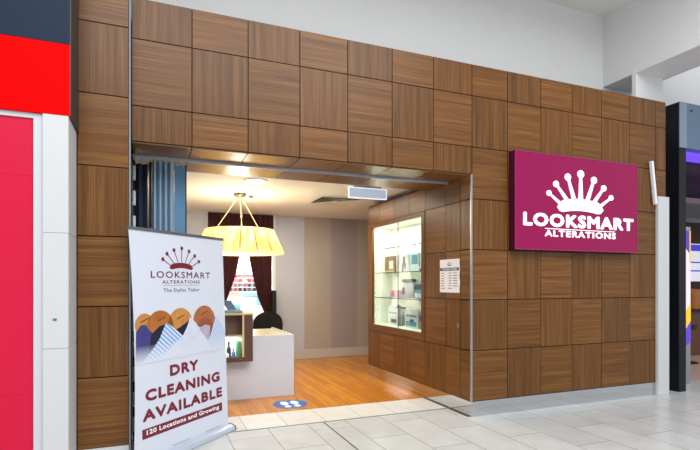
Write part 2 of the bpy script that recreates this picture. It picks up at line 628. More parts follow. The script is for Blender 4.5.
# floors
struct('floor_concourse', B(-13, 14, -16, 0.44, -0.05, 0.0), M['tile'], origin=True)
struct('floor_threshold', B(-3.72, 0.0, 0.456, 1.05, -0.05, 0.001), M['tile2'], origin=True)
struct('floor', B(-3.8, 2.7, 1.05, 9.0, -0.05, 0.0), M['timber'], origin=True)
struct('trim_3', B(-3.70, -0.014, 0.438, 0.458, -0.04, 0.0025), M['dalu'])
struct('trim_4', B(-1.700, -1.684, -9.0, 0.438, -0.04, 0.0015), mat('joint_filler', (70, 72, 74), 0.5))
struct('trim_5', B(-0.045, -0.014, 0.012, 1.06, -0.04, 0.002), mat('dark_joint', (44, 44, 46), 0.5))

# inside of the shop
struct('ceiling', B(-3.8, 2.7, 1.05, 5.2, 2.96, 3.06), M['ceil'])
struct('wall_left', B(-3.80, -3.72, 0.6, 5.065, 0, 2.96), M['walltone'])
struct('wall_side_right', B(2.6, 2.7, 0.6, 5.065, 0, 2.96), M['walltone'])
bm = bmesh.new()
box(bm, -3.8, -2.48, 5.065, 5.165, 0, 2.96)
box(bm, -1.16, -0.531, 5.065, 5.165, 0, 2.96)
box(bm, -2.48, -1.16, 5.065, 5.165, 0, 0.85)
box(bm, -2.48, -1.16, 5.065, 5.165, 2.93, 2.96)
struct('wall_back', bm, M['walltone'])
struct('wall_back_striped', B(-0.531, 2.6, 5.063, 5.165, 0, 2.96), M['stripes'], origin=True)
bm = bmesh.new()
box(bm, -1.1, 2.6, 5.047, 5.0648, 0.0, 0.175)
box(bm, -1.1, 2.6, 5.052, 5.0648, 0.175, 0.193)
struct('baseboard_back', bm, mat('white_skirting', (206, 202, 194), 0.4), bevel=0.004)

# opening to the workroom
bm = bmesh.new()
box(bm, -1.20, -1.145, 5.045, 5.17, 0.80, 2.955)
box(bm, -2.50, -2.45, 5.045, 5.17, 0.80, 2.955)
box(bm, -2.45, -1.20, 5.045, 5.17, 2.905, 2.955)
box(bm, -2.45, -1.20, 5.02, 5.17, 0.83, 0.865)
struct('window_1', bm, mat('white_frame', (240, 240, 238), 0.4))
bm = bmesh.new()
box(bm, -3.6, -3.5, 5.165, 8.2, 0, 2.9)
box(bm, 0.4, 0.5, 5.165, 8.2, 0, 2.9)
box(bm, -3.6, 0.5, 8.1, 8.2, 0, 2.9)
struct('wall_workroom', bm, mat('workroom_white', (236, 236, 236), 0.6))
struct('ceiling_workroom', B(-3.6, 0.5, 5.165, 8.2, 2.9, 2.98), M['ceil'])

# ------------------------------------------------------------ neighbour on the left (red)
t = thing('shop_fascia', 'navy and red fascia panels over the crimson shutter, far left', 'fascia', (-6.0, -0.42, 2.838))
obj('navy_panel', B(-9, -4.078, -0.64, -0.56, 3.374, 5.0), M['navy'], t)
obj('red_panel', B(-9, -4.078, -0.64, -0.56, 2.838, 3.371), M['red'], t)
obj('side_return', B(-4.078, -4.070, -0.64, -0.196, 2.838, 5.0), M['darkside'], t)
bm = bmesh.new()
box(bm, -9, -4.0785, -0.56, -0.20, 2.838, 2.87)
box(bm, -9, -4.0785, -0.56, -0.20, 4.95, 5.0)
obj('fascia_box', bm, M['darkside'], t)
bm = bmesh.new()
box(bm, -4.255, -4.088, -0.636, -0.20, 0.0, 1.087)
box(bm, -4.255, -4.088, -0.636, -0.20, 1.093, 1.953)
box(bm, -4.255, -4.088, -0.636, -0.20, 1.957, 2.836)
box(bm, -4.25, -4.093, -0.63, -0.20, 0.0, 2.836)
struct('wall_neighbour_column', bm, M['wgrey'])
bm = bmesh.new()
box(bm, -4.318, -4.255, -0.615, -0.3, 0.0, 2.836)
box(bm, -9, -4.318, -0.615, -0.3, 2.80, 2.836)
struct('trim_6', bm, mat('pale_frame', (206, 212, 218), 0.35))
bm = bmesh.new()
n = 0
z = 0.0
for z0, z1 in ((0.0, 0.76), (0.764, 1.56), (1.564, 2.372), (2.376, 2.80)):
    box(bm, -9, -4.318, -0.600, -0.58, z0, z1)
box(bm, -9, -4.318, -0.598, -0.57, 0, 2.8)
struct('door_1', bm, M['pink'])
tag(obj('key_switch', (lambda b: (poly(b, ell(-4.177, 1.307, 0.014, 0.009), -0.641, -0.635), b)[1])(bmesh.new()), M['dalu']),
    'small oval key switch on the white column', 'switch')

# ------------------------------------------------------------ neighbour on the right (dark portal)
M['dk'] = mat('dark_portal_face', (16, 19, 25), 0.35, spec=0.25)
M['bluegrey'] = mat('blue_grey_fascia', (104, 130, 156), 0.35, 0.3)
bm = bmesh.new()
box(bm, 3.585, 3.735, -0.02, 0.56, 0, 4.205)
struct('wall_dark_pilaster', bm, M['dk'])
t = thing('portal_fascia', 'blue grey fascia on top of the dark shop portal, far right', 'fascia', (6, 0.2, 3.54))
obj('end_panel', B(3.583, 3.735, -0.034, -0.021, 3.545, 4.205), mat('pale_blue_fascia', (140, 158, 178), 0.35, 0.3), t)
obj('long_panel', B(3.737, 12, -0.034, 0.5, 3.545, 4.205), M['bluegrey'], t)
for x in (3.83, 5.0, 6.2, 7.4):
    bm = bmesh.new()
    tube(bm, [(x, -0.034, 4.10), (x, -0.044, 4.10)], 0.014, 12)
    obj('bolt', bm, M['black'], t)
M['brownwall'] = mat('brown_wall', (62, 42, 34), 0.6, vary=0.2, bscale=3)
struct('wall_arcade_back', B(3.9, 14, 2.9, 3.0, 0, 3.6), M['brownwall'])
struct('wall_arcade_left', B(3.62, 3.70, 0.56, 2.9, 0, 3.6), M['dk'])
struct('wall_arcade_right', B(13.9, 14, 0.44, 2.9, 0, 3.6), M['brownwall'])
struct('ceiling_arcade', B(3.7, 14, 0.5, 3.0, 3.5, 3.6), mat('plum_ceiling', (70, 48, 90), 0.6))
struct('floor_arcade', B(3.6, 14, 0.44, 3.0, -0.05, 0.0), mat('pinkish_tile', (214, 186, 172), 0.3, vary=0.05, bscale=3))
tag(obj('ceiling_light', B(3.9, 7.0, 0.10, 0.38, 3.50, 3.5445), mat('violet_light', (120, 80, 220), 0.4, emit=(110, 70, 235), es=1.0)),
    'violet light strip under the fascia of the dark shop', 'light')
struct('trim_8', B(4.6, 9.5, 0.95, 1.35, 2.72, 2.98), mat('dark_duct', (34, 30, 40), 0.4))
struct('trim_9', B(4.4, 9.5, 1.5, 1.8, 3.06, 3.22), mat('plum_duct', (62, 44, 84), 0.4))
t = thing('poster_stand', 'tall lit poster in violet, white and yellow just inside the dark portal', 'poster', (4.33, 0.32, 0))
obj('frame', B(4.22, 4.35, 0.322, 0.36, 0.0, 2.46), M['alu'], t)
obj('poster_face', B(4.23, 4.34, 0.315, 0.322, 0.85, 2.40), mat('poster_white', (240, 226, 232), 0.4, emit=(255, 236, 246), es=0.35), t)
bm = bmesh.new(); poly(bm, [(4.23, 2.12), (4.31, 2.05), (4.31, 2.40), (4.23, 2.40)], 0.311, 0.315)
obj('violet_print', bm, mat('violet_ink_pale', (96, 60, 190), 0.4, emit=(96, 60, 200), es=0.3), t)
bm = bmesh.new(); poly(bm, [(4.23, 0.60), (4.34, 0.66), (4.34, 0.98), (4.23, 0.86)], 0.311, 0.322)
obj('violet_print', bm, mat('violet_ink', (96, 60, 190), 0.4, emit=(96, 60, 200), es=0.5), t)
bm = bmesh.new(); poly(bm, [(4.315, 1.9), (4.34, 1.9), (4.34, 2.40), (4.315, 2.40)], 0.311, 0.315)
obj('yellow_print', bm, mat('yellow_ink_bright', (250, 200, 40), 0.4, emit=(250, 200, 40), es=0.3), t)
bm = bmesh.new(); poly(bm, [(4.23, 0.87), (4.34, 0.99), (4.34, 1.25), (4.23, 1.15)], 0.311, 0.315)
obj('yellow_print', bm, mat('yellow_ink', (250, 190, 30), 0.4, emit=(250, 190, 30), es=0.5), t)
t = thing('menu_board', 'white lit board with blue bands on the back wall of the dark shop', 'board', (7.9, 2.88, 1.62))
obj('lit_face', B(6.6, 9.3, 2.86, 2.898, 1.62, 2.50), mat('board_white', (235, 240, 250), 0.4, emit=(235, 240, 255), es=0.45), t)
for z in (1.85, 2.05, 2.33):
    obj('blue_band', B(6.6, 9.3, 2.852, 2.86, z, z + (0.03 if z < 2.3 else 0.15)), mat('board_blue', (60, 60, 200), 0.4, emit=(60, 60, 210), es=0.5), t)
t = thing('goods_counter', 'brown counter under the lit board in the dark shop', 'counter', (7.8, 2.5, 0))
obj('body', B(6.5, 9.3, 2.3, 2.7, 0, 0.95), mat('counter_brown', (104, 66, 44), 0.5), t, bevel=0.01)
obj('top', B(6.46, 9.34, 2.26, 2.72, 0.95, 0.99), M['dk'], t)
first = None
cols = [(226, 120, 40), (200, 80, 40), (240, 170, 60), (190, 120, 60)]
names = ['orange', 'rust red', 'yellow', 'tan']
for k in range(8):
    x = 6.6 + k * 0.33
    bm = bmesh.new()
    lathe(bm, (x + 0.12, 2.48, 0.99), [(0.10, 0), (0.12, 0.02), (0.13, 0.38), (0.12, 0.42), (0.06, 0.46)], 16)
    tag(obj('snack_tub', bm, mat('tub_%s' % names[k % 4].replace(' ', '_'), cols[k % 4], 0.5), smooth=False),
        '%s tub on the brown counter, number %s from the left end' % (names[k % 4], ['one', 'two', 'three', 'four', 'five', 'six', 'seven', 'eight'][k]),
        'tub', 'tubs on the counter of the dark shop')
t = thing('bar_stool', 'black round stool in front of the brown counter in the dark shop', 'stool', (6.35, 1.75, 0))
bm = bmesh.new(); lathe(bm, (6.35, 1.75, 0.66), [(0.17, 0), (0.2, 0.02), (0.2, 0.08), (0.17, 0.1)], 24); obj('seat', bm, M['black'], t, smooth=False)
bm = bmesh.new(); tube(bm, [(6.35, 1.75, 0.02), (6.35, 1.75, 0.66)], 0.03); obj('post', bm, M['black'], t)
bm = bmesh.new(); lathe(bm, (6.35, 1.75, 0.0), [(0.22, 0), (0.22, 0.015), (0.04, 0.05)], 24); obj('base', bm, M['black'], t)

# ------------------------------------------------------------ white casing and the leaning panel at the portal's right end
bm = bmesh.new()
box(bm, 3.098, 3.325, -0.06, -0.0145, 0.0, 2.80)
tag(obj('column_casing', bm, M['wgrey'], bevel=0.004), 'white column casing standing at the right end of the walnut front', 'casing')
t = thing('blade_panel', 'narrow white panel leaning out above the column casing', 'panel', (3.08, -0.06, 2.70))
bm = bmesh.new()
v = box(bm, 2.945, 2.985, -0.075, -0.03, 2.68, 3.28)
for q in bm.verts:
    q.co.x += (3.30 - q.co.z) / 0.62 * 0.085
obj('slab', bm, mat('panel_white', (244, 246, 248), 0.4), t, bevel=0.004)
for z in (2.85, 3.12):
    bm = bmesh.new()
    box(bm, 2.955 + (3.30 - z) / 0.62 * 0.07, 2.98 + (3.30 - z) / 0.62 * 0.06, -0.03, -0.012, z, z + 0.05)
    obj('bracket', bm, M['alu'], t)

# ------------------------------------------------------------ the light box sign
t = thing('lightbox_sign', 'magenta light box sign with white crown of pins on the walnut wall', 'sign', (1.566, -0.012, 1.985))
obj('case', B(0.534, 2.598, -0.120, -0.012, 1.985, 3.178), M['maroonbox'], t, bevel=0.003)
fc = obj('face', B(0.545, 2.587, -0.126, -0.120, 1.996, 3.167), M['magenta'], t)
bm = bmesh.new()
for a in ((0.534, 0.545, 1.985, 3.178), (2.587, 2.598, 1.985, 3.178), (0.545, 2.587, 1.985, 1.996), (0.545, 2.587, 3.167, 3.178)):
    box(bm, a[0], a[1], -0.129, -0.119, a[2], a[3])
obj('rim', bm, mat('magenta_rim', (150, 30, 92), 0.25), t)
HEAD = [(1.053, 2.692), (1.166, 2.812), (1.358, 2.913), (1.574, 2.968), (1.801, 2.907), (1.973, 2.815), (2.104, 2.699)]
FOOT = [(1.255, 2.560), (1.365, 2.602), (1.468, 2.625), (1.574, 2.635), (1.684, 2.628), (1.790, 2.608), (1.895, 2.566)]


def pins_bm(heads, feet, y0, y1, hr, w0, w1, hz=1.0):
    bm = bmesh.new()
    for (h, f) in zip(heads, feet):
        d = Vector((f[0] - h[0], f[1] - h[1])).normalized()
        q = Vector((-d.y, d.x))
        poly(bm, [(h[0] + q.x * w0, h[1] + q.y * w0), (f[0] + q.x * w1, f[1] + q.y * w1), (f[0] - q.x * w1, f[1] - q.y * w1), (h[0] - q.x * w0, h[1] - q.y * w0)], y0, y1)
        poly(bm, ell(h[0], h[1], hr, hr * hz, n=18), y0 - 0.0003, y1)
    return bm


def band_pts(x0, x1, zt, zb, ze0, drop, n=16):
    """a curved cushion band between x0 and x1"""
    top, bot = [], []
    for k in range(n + 1):
        s = k / n
        a = 4 * s * (1 - s)
        e = min(1.0, math.sqrt(max(0.0, a)) * 1.6)
        x = x0 + (x1 - x0) * s
        c = ze0 + drop * a
        hh = (zt - zb) / 2 * e
        top.append((x, c + hh)); bot.append((x, c - hh))
    return top + bot[::-1][1:-1]


for k, (h, f) in enumerate(zip(HEAD, FOOT)):
    c = 1 - abs(k - 3) / 3
    obj('pin', pins_bm([h], [f], -0.136, -0.126, 0.040 + 0.016 * c, 0.013 + 0.006 * c, 0.022 + 0.016 * c, 0.9), M['litwhite'], t)
bm = bmesh.new()
poly(bm, band_pts(1.185, 1.965, 2.65, 2.50, 2.525, 0.048), -0.137, -0.126)
obj('cushion_band', bm, M['litwhite'], t)
obj('shop_name', text_bm('LOOKSMART', 0.655, 2.515, 2.276, 2.442, -0.1262, 0.009, 0.065, 1.14), M['litwhite'], t)
obj('rule', B(0.994, 2.175, -0.131, -0.126, 2.249, 2.258), M['litwhite'], t)
obj('shop_trade', text_bm('ALTERATIONS', 0.991, 2.188, 2.156, 2.238, -0.1262, 0.009, 0.05, 1.2), M['litwhite'], t)

# ------------------------------------------------------------ pull-up banner (stands at 45 degrees)
BX, BY = -2.738 - 0.64 * 0.7071, 0.538 - 0.64 * 0.7071
t = thing('pull_up_banner', 'white pull up banner advertising dry cleaning beside the shop entrance', 'banner', (BX, BY, 0), PI / 4)
LEAN = 0.065 / 2.05
U = lambda u: u + 0.64


def leaned(bm, extra=0.0):
    for v in bm.verts:
        v.co.y += LEAN * v.co.z
    return bm


def bobj(name, bm, m):
    return obj(name, leaned(bm), m, t, local=True)


bm = bmesh.new()
nx, nz = 24, 24
for side in (0, 1):
    grid = []
    for j in range(nz + 1):
        z = 0.055 + (2.045 - 0.055) * j / nz
        row = []
        bow = 4 * (j / nz) * (1 - j / nz)
        for i in range(nx + 1):
            s = i / nx
            l, r = -1.280 + 0.035 * bow, -0.002 - 0.016 * (j / nz)
            u = l + (r - l) * s
            y = 0.0 + side * 0.0012
            row.append(bm.verts.new((U(u), y, z)))
        grid.append(row)
    for j in range(nz):
        for i in range(nx):
            bm.faces.new((grid[j][i], grid[j][i + 1], grid[j + 1][i + 1], grid[j + 1][i]))
bmesh.ops.remove_doubles(bm, verts=bm.verts, dist=0.0001)
bobj('film', bm, M['film'])
bm = bmesh.new(); box(bm, U(-1.285), U(-0.012), -0.008, 0.012, 2.035, 2.062); bobj('top_rail', bm, M['dalu'])
bm = bmesh.new()
pr = [(-0.075, 0.0), (-0.085, 0.02), (-0.07, 0.05), (-0.03, 0.066), (0.03, 0.066), (0.07, 0.05), (0.085, 0.02), (0.075, 0.0)]
a = [bm.verts.new((U(-1.29), p[0], p[1])) for p in pr]
b = [bm.verts.new((U(0.010), p[0], p[1])) for p in pr]
bm.faces.new(a); bm.faces.new(b[::-1])
for k in range(8):
    bm.faces.new((a[k], a[(k + 1) % 8], b[(k + 1) % 8], b[k]))
obj('cassette', bm, mat('silver_cassette', (192, 202, 218), 0.3, 0.15), t, local=True)
for x0, x1 in ((-1.302, -1.29), (0.010, 0.022)):
    bm = bmesh.new()
    a = [bm.verts.new((U(x0), p[0] * 1.06, p[1] * 1.06)) for p in pr]
    b = [bm.verts.new((U(x1), p[0] * 1.06, p[1] * 1.06)) for p in pr]
    bm.faces.new(a); bm.faces.new(b[::-1])
    for k in range(8):
        bm.faces.new((a[k], a[(k + 1) % 8], b[(k + 1) % 8], b[k]))
    obj('end_cap', bm, mat('grey_end_cap', (70, 76, 92), 0.4), t, local=True)
bm = bmesh.new(); tube(bm, [(0, 0.03, 0.06), (0, 0.03 + LEAN * 2, 2.05)], 0.009); obj('support_pole', bm, M['alu'], t, local=True)

# print on the film
def y_(k):
    return -0.0008 - 0.0005 * k


BH = [(-0.895, 1.797), (-0.841, 1.850), (-0.750, 1.889), (-0.645, 1.912), (-0.545, 1.889), (-0.465, 1.848), (-0.406, 1.794)]
BF = [(-0.800, 1.742), (-0.752, 1.765), (-0.702, 1.778), (-0.652, 1.782), (-0.602, 1.778), (-0.552, 1.768), (-0.502, 1.744)]
for h, f in zip(BH, BF):
    bobj('crown_pin', pins_bm([(U(h[0]), h[1])], [(U(f[0]), f[1])], y_(1), y_(0), 0.019, 0.005, 0.004), M['maroon'])
bm = bmesh.new(); poly(bm, [(U(a), b) for a, b in band_pts(-0.815, -0.492, 1.774, 1.722, 1.722, 0.026)], y_(1), y_(0)); bobj('crown_band', bm, M['maroon'])
M['maroon2'] = mat('plum_ink', (96, 28, 60), 0.5)
bobj('shop_name', text_bm('LOOKSMART', U(-1.044), U(-0.238), 1.626, 1.688, y_(0), 0.0005, 0.022, 1.2), M['maroon2'])
bobj('shop_trade', text_bm('ALTERATIONS', U(-0.909), U(-0.401), 1.574, 1.606, y_(0), 0.0005, 0.03, 1.25), M['maroon2'])
bobj('rule', (lambda b: (box(b, U(-0.90), U(-0.405), y_(1), y_(0), 1.556, 1.5585), b)[1])(bmesh.new()), M['inkg'])
for w in words_of(text_bm('The Stylist Tailor', U(-0.899), U(-0.406), 1.486, 1.531, y_(0), 0.0005, 0.012, 1.05), 3):
    bobj('motto_word', w, M['inkg'])
for k, (s, x0, x1, z0, z1) in enumerate((('DRY', -0.840, -0.455, 0.720, 0.823), ('CLEANING', -1.140, -0.126, 0.548, 0.652), ('AVAILABLE', -1.174, -0.092, 0.382, 0.484))):
    bobj('headline', text_bm(s, U(x0), U(x1), z0, z1, y_(0), 0.0005, 0.075, 1.14), M['maroon'])
bobj('headline_strip', (lambda b: (box(b, U(-1.183), U(-0.098), y_(1), y_(0), 0.235, 0.320), b)[1])(bmesh.new()), M['maroon'])
for w in words_of(text_bm('120 Locations and Growing', U(-1.135), U(-0.150), 0.252, 0.306, y_(1), 0.0005, 0.04, 1.06), 4):
    bobj('strip_word', w, M['inkw'])
for u0, u1 in ((-0.827, -0.589), (-0.37, -0.13)):
    bobj('small_print', (lambda b: (box(b, U(u0), U(u1), y_(1), y_(0), 0.079, 0.083), b)[1])(bmesh.new()), M['inkg'])


def print_mat(name, c1, c2=None, stripe=0.0, fade=True, ang=0.0):
    """printed colour on the film, running out to white towards the lower edge of the picture"""
    m = bpy.data.materials.new(name)
    m.use_nodes = True
    nt = m.node_tree
    b = nt.nodes['Principled BSDF']
    b.inputs['Roughness'].default_value = 0.35
    b.inputs['Specular IOR Level'].default_value = 0.4
    tc = nt.nodes.new('ShaderNodeTexCoord')
    col = nt.nodes.new('ShaderNodeMix'); col.data_type = 'RGBA'
    col.inputs[6].default_value = lin(c1); col.inputs[7].default_value = lin(c2 or c1)
    if stripe:
        w = nt.nodes.new('ShaderNodeTexWave'); w.wave_type = 'BANDS'; w.bands_direction = 'X'
        w.inputs['Scale'].default_value = stripe
        mp = nt.nodes.new('ShaderNodeMapping'); mp.inputs['Rotation'].default_value = (0, ang, 0)
        nt.links.new(tc.outputs['Object'], mp.inputs[0]); nt.links.new(mp.outputs[0], w.inputs['Vector'])
        nt.links.new(w.outputs['Fac'], col.inputs[0])
    else:
        w = nt.nodes.new('ShaderNodeTexNoise'); w.inputs['Scale'].default_value = 14
        nt.links.new(tc.outputs['Object'], w.inputs['Vector'])
        nt.links.new(w.outputs['Fac'], col.inputs[0])
    sp = nt.nodes.new('ShaderNodeSeparateXYZ'); nt.links.new(tc.outputs['Object'], sp.inputs[0])
    mr = nt.nodes.new('ShaderNodeMapRange')
    mr.inputs[1].default_value = 0.88; mr.inputs[2].default_value = 1.04
    nt.links.new(sp.outputs[2], mr.inputs[0])
    fx = nt.nodes.new('ShaderNodeMix'); fx.data_type = 'RGBA'
    fx.inputs[6].default_value = lin((216, 221, 234))
    nt.links.new(mr.outputs[0], fx.inputs[0]); nt.links.new(col.outputs[2], fx.inputs[7])
    nt.links.new(fx.outputs[2], b.inputs['Base Color'])
    return m


def pp(name, pts, k, m):
    bm = bmesh.new()
    poly(bm, [(U(a), b) for a, b in pts], y_(k + 1), y_(0))
    bobj(name, bm, m)


HA = print_mat('print_tan_wood', (214, 156, 84), (182, 112, 50))
HB = print_mat('print_brown_wood', (150, 82, 34), (196, 122, 54))
HC = print_mat('print_red_wood', (188, 122, 70), (150, 84, 56))
pp('hanger_print', ell(-1.13, 1.215, 0.105, 0.10), 0, HA)
pp('hanger_print', ell(-0.945, 1.185, 0.165, 0.148), 1, HB)
pp('hanger_print', ell(-0.685, 1.185, 0.165, 0.158), 1, HA)
pp('hanger_print', ell(-0.345, 1.190, 0.168, 0.162), 1, HC)
pp('hanger_print', ell(-0.335, 1.120, 0.120, 0.110), 2, print_mat('print_inner_red_wood', (134, 72, 52), (160, 96, 70)))  # reddish inner wood of the last hanger, a printed colour
for c in ((-1.12, 1.25), (-0.93, 1.245), (-0.68, 1.25), (-0.345, 1.27)):
    pp('hook_print', [(c[0] - 0.05, c[1] - 0.012), (c[0] + 0.05, c[1] + 0.022), (c[0] + 0.05, c[1] + 0.030), (c[0] - 0.05, c[1] - 0.002)], 3, print_mat('print_hook', (92, 56, 30)))
PU = print_mat('print_purple_cloth', (76, 72, 142), (52, 50, 112))
NV = print_mat('print_navy_cloth', (36, 38, 66), (24, 24, 44))
ST = print_mat('print_striped_cloth', (112, 156, 220), (222, 232, 248), 9.0, ang=0.9)
WH = print_mat('print_white_cloth', (224, 228, 240), (200, 207, 226))
BW = print_mat('print_pale_blue_cloth', (224, 232, 248), (150, 178, 226), 12.0, ang=-0.5)
GR = print_mat('print_grey_cloth', (196, 190, 206), (160, 150, 170))
pp('shirt_print', [(-1.225, 1.16), (-1.17, 1.215), (-1.12, 1.215), (-1.06, 1.15), (-0.98, 1.09), (-1.02, 0.95), (-1.14, 0.88), (-1.235, 0.88)], 4, PU)
pp('shirt_print', [(-1.06, 1.12), (-0.96, 1.19), (-0.87, 1.21), (-0.88, 1.05), (-1.0, 0.93), (-1.10, 0.93)], 5, NV)
pp('shirt_print', [(-0.80, 1.13), (-0.70, 1.16), (-0.61, 1.20), (-0.575, 1.22), (-0.58, 1.08), (-0.68, 1.02)], 5, NV)
pp('shirt_print', [(-0.48, 1.16), (-0.40, 1.14), (-0.33, 1.16), (-0.26, 1.14), (-0.28, 1.0), (-0.33, 0.97), (-0.50, 1.05)], 5, GR)
pp('shirt_print', [(-0.877, 1.218), (-0.79, 1.17), (-0.66, 1.075), (-0.70, 0.98), (-0.84, 0.88), (-1.19, 0.88), (-1.05, 0.99), (-0.96, 1.08)], 6, ST)
pp('shirt_print', [(-0.165, 1.240), (-0.10, 1.17), (-0.022, 1.07), (-0.022, 0.88), (-0.34, 0.88), (-0.315, 0.98), (-0.27, 1.02), (-0.21, 1.15)], 6, BW)
pp('shirt_print', [(-0.555, 1.249), (-0.47, 1.18), (-0.40, 1.09), (-0.307, 0.995), (-0.24, 0.88), (-0.98, 0.88), (-0.80, 1.0), (-0.66, 1.08), (-0.60, 1.16)], 7, WH)

# ------------------------------------------------------------ folding shutter parked at the left, with its rail
struct('trim_7', B(-3.68, -0.02, 0.452, 0.479, 2.826, 2.868), mat('rail_silver', (168, 180, 198), 0.35, 0.3))
t = thing('folding_shutter', 'folded translucent blue shutter stacked at the left of the opening', 'shutter', (-3.43, 0.52, 0.0))
FB = translucent_mat('pale_blue_polycarbonate', (176, 204, 224), 0.3)
FM = translucent_mat('mid_blue_polycarbonate', (112, 156, 192), 0.3)
FD = mat('shaded_blue_polycarbonate', (62, 70, 88), 0.3)
# leaves in shade, the shade painted into their dark colour
bm = bmesh.new()
zz = [(-3.655, 0.56), (-3.62, 0.50), (-3.585, 0.56), (-3.55, 0.50), (-3.53, 0.54)]


def folds(bm, zz, z0, z1, th=0.006):
    f = [[bm.verts.new((x, y + d, z)) for (x, y) in zz] for d in (0, th) for z in (z0, z1)]
    n = len(zz)
    for k in range(n - 1):
        bm.faces.new((f[0][k], f[0][k + 1], f[1][k + 1], f[1][k]))
        bm.faces.new((f[2][k], f[3][k], f[3][k + 1], f[2][k + 1]))
        bm.faces.new((f[1][k], f[1][k + 1], f[3][k + 1], f[3][k]))
        bm.faces.new((f[0][k], f[2][k], f[2][k + 1], f[0][k + 1]))
    for k in (0, n - 1):
        bm.faces.new((f[0][k], f[1][k], f[3][k], f[2][k]))


folds(bm, zz, 0.03, 2.78)
obj('shaded_leaf', bm, FD, t)
for k in range(4):
    x = -3.500 + k * 0.052
    bm = bmesh.new()
    folds(bm, [(x, 0.52), (x + 0.018, 0.445), (x + 0.030, 0.445), (x + 0.052, 0.52)], 0.03, 2.81)
    obj('folded_leaf', bm, FB, t)
obj('flat_leaf', B(-3.288, -3.180, 0.50, 0.510, 0.03, 2.79), FM, t)
for a, b_ in ((-3.180, -3.168), (-3.529, -3.503)):
    obj('leaf_stile', B(a, b_, 0.50, 0.53, 0.01, 2.80), M['gap'], t)
bm = bmesh.new()
box(bm, -3.68, -3.655, 0.572, 0.60, 0.0, 2.81)
box(bm, -3.68, -3.664, 0.5005, 0.572, 0.0, 2.81)
obj('end_post', bm, M['gap'], t)
for k in range(11):
    z = 0.10 + k * 0.25
    obj('hinge_block', B(-3.677, -3.652, 0.47, 0.50, z, z + 0.15), M['white'], t, bevel=0.006)
for x in (-3.60, -3.48, -3.43, -3.376, -3.324, -3.26, -3.20):
    obj('hanger', B(x - 0.008, x + 0.008, 0.47, 0.50, 2.775, 2.8255), M['alu'], t)

# ------------------------------------------------------------ display case in the right reveal
t = thing('display_case', 'lit glass display case set into the walnut side wall', 'cabinet', (0.0, 1.95, 0.80))
bm = bmesh.new()
uvl = bm.loops.layers.uv.new('UVMap'); tl = bm.loops.layers.uv.new('tint')
Y0, Y1, Z0, Z1 = 1.137, 2.772, 0.887, 2.508
OY0, OY1, OZ0, OZ1 = 1.043, 2.945, 0.782, 2.570
parts = [(OY0, OY1, OZ0, Z0), (OY0, OY1, Z1, OZ1), (OY0, Y0, Z0, Z1), (Y1, OY1, Z0, Z1)]
for (a, b_, c, d) in parts:
    vs = box(bm, -0.020, 0.02, a, b_, c, d)
for f in bm.faces:
    for lp in f.loops:
        c = lp.vert.co
        cen = f.calc_center_median()
        horiz = cen.z < Z0 or cen.z > Z1
        lp[uvl].uv = (c.z + 3 + c.x, c.y) if horiz else (c.y + 7 + c.x, c.z)
        lp[tl].uv = (0.88, 0)
obj('frame', bm, M['wood'], t)
bm = bmesh.new()
box(bm, 0.36, 0.37, Y0 - .01, Y1 + .01, Z0 - .01, Z1 + .01)
box(bm, 0.02, 0.36, Y0 - .01, Y0, Z0 - .01, Z1 + .01)
box(bm, 0.02, 0.36, Y1, Y1 + .01, Z0 - .01, Z1 + .01)
box(bm, 0.02, 0.36, Y0, Y1, Z0 - .01, Z0)
box(bm, 0.02, 0.36, Y0, Y1, Z1, Z1 + .01)
obj('lining', bm, M['cream'], t)
SH = (2.145, 1.752, 1.343)
for z in SH:
    s = obj('glass_shelf', B(0.034, 0.352, Y0 + .002, Y1 - .002, z - 0.008, z), M['glass'], t)
    obj('shelf_edge', B(0.030, 0.034, Y0 + .002, Y1 - .002, z - 0.012, z), M['glassedge'], s)
for a, b_ in ((Y0 + .002, 1.879), (1.885, Y1 - .002)):
    obj('glass_door', B(0.006, 0.012, a, b_, Z0, Z1), M['glass'], t)
obj('door_joint', B(0.004, 0.014, 1.879, 1.885, Z0, Z1), M['glassedge'], t)
for y in (1.46, 2.30):
    bm = bmesh.new(); lathe(bm, (0.20, y, Z1 - 0.006), [(0.035, 0), (0.04, 0.003), (0.04, 0.006)], 20)
    obj('spot_lamp', bm, M['litwhite'], t)
light('case_spot', 'SPOT', (0.24, 1.50, Z1 - 0.02), 9, (1, 0.95, 0.8), 0.02, spot=math.radians(75), rot=(0, math.radians(-14), 0))
light('case_spot', 'SPOT', (0.24, 2.30, Z1 - 0.02), 9, (1, 0.95, 0.8), 0.02, spot=math.radians(95), rot=(0, math.radians(-14), 0))
light('case_fill', 'AREA', (0.075, 1.95, Z1 - 0.012), 13, (1, 0.99, 0.94), 0.10, 1.5)  # fill added to brighten the case; only the spots have fittings
light('case_fill', 'AREA', (0.03, Y1 - 0.02, 1.7), 2, (1, 0.98, 0.9), 0.03, 1.5, rot=(math.radians(-90), 0, math.radians(30)))  # second added fill, at the far end of the case


def card(name, y0, y1, z0, h, rgb, label, cat, x=0.22, d=0.03, lean_=0.0, art=None):
    z0 += 0.0006
    o = thing(name, label, cat, (x, (y0 + y1) / 2, z0), 0, 'display pieces in the glass case')
    obj('body', B(x, x + d, y0, y1, z0, z0 + h), mat(name + '_board', rgb, 0.5, vary=0.06, bscale=20), o)
    for i, (nm, a, b_, c, e, col) in enumerate(art or []):
        yy0 = y0 + (y1 - y0) * a; yy1 = y0 + (y1 - y0) * b_
        obj(nm, B(x - 0.003, x, yy0, yy1, z0 + h * c, z0 + h * e), mat(name + '_' + nm, col, 0.5), o)
    return o


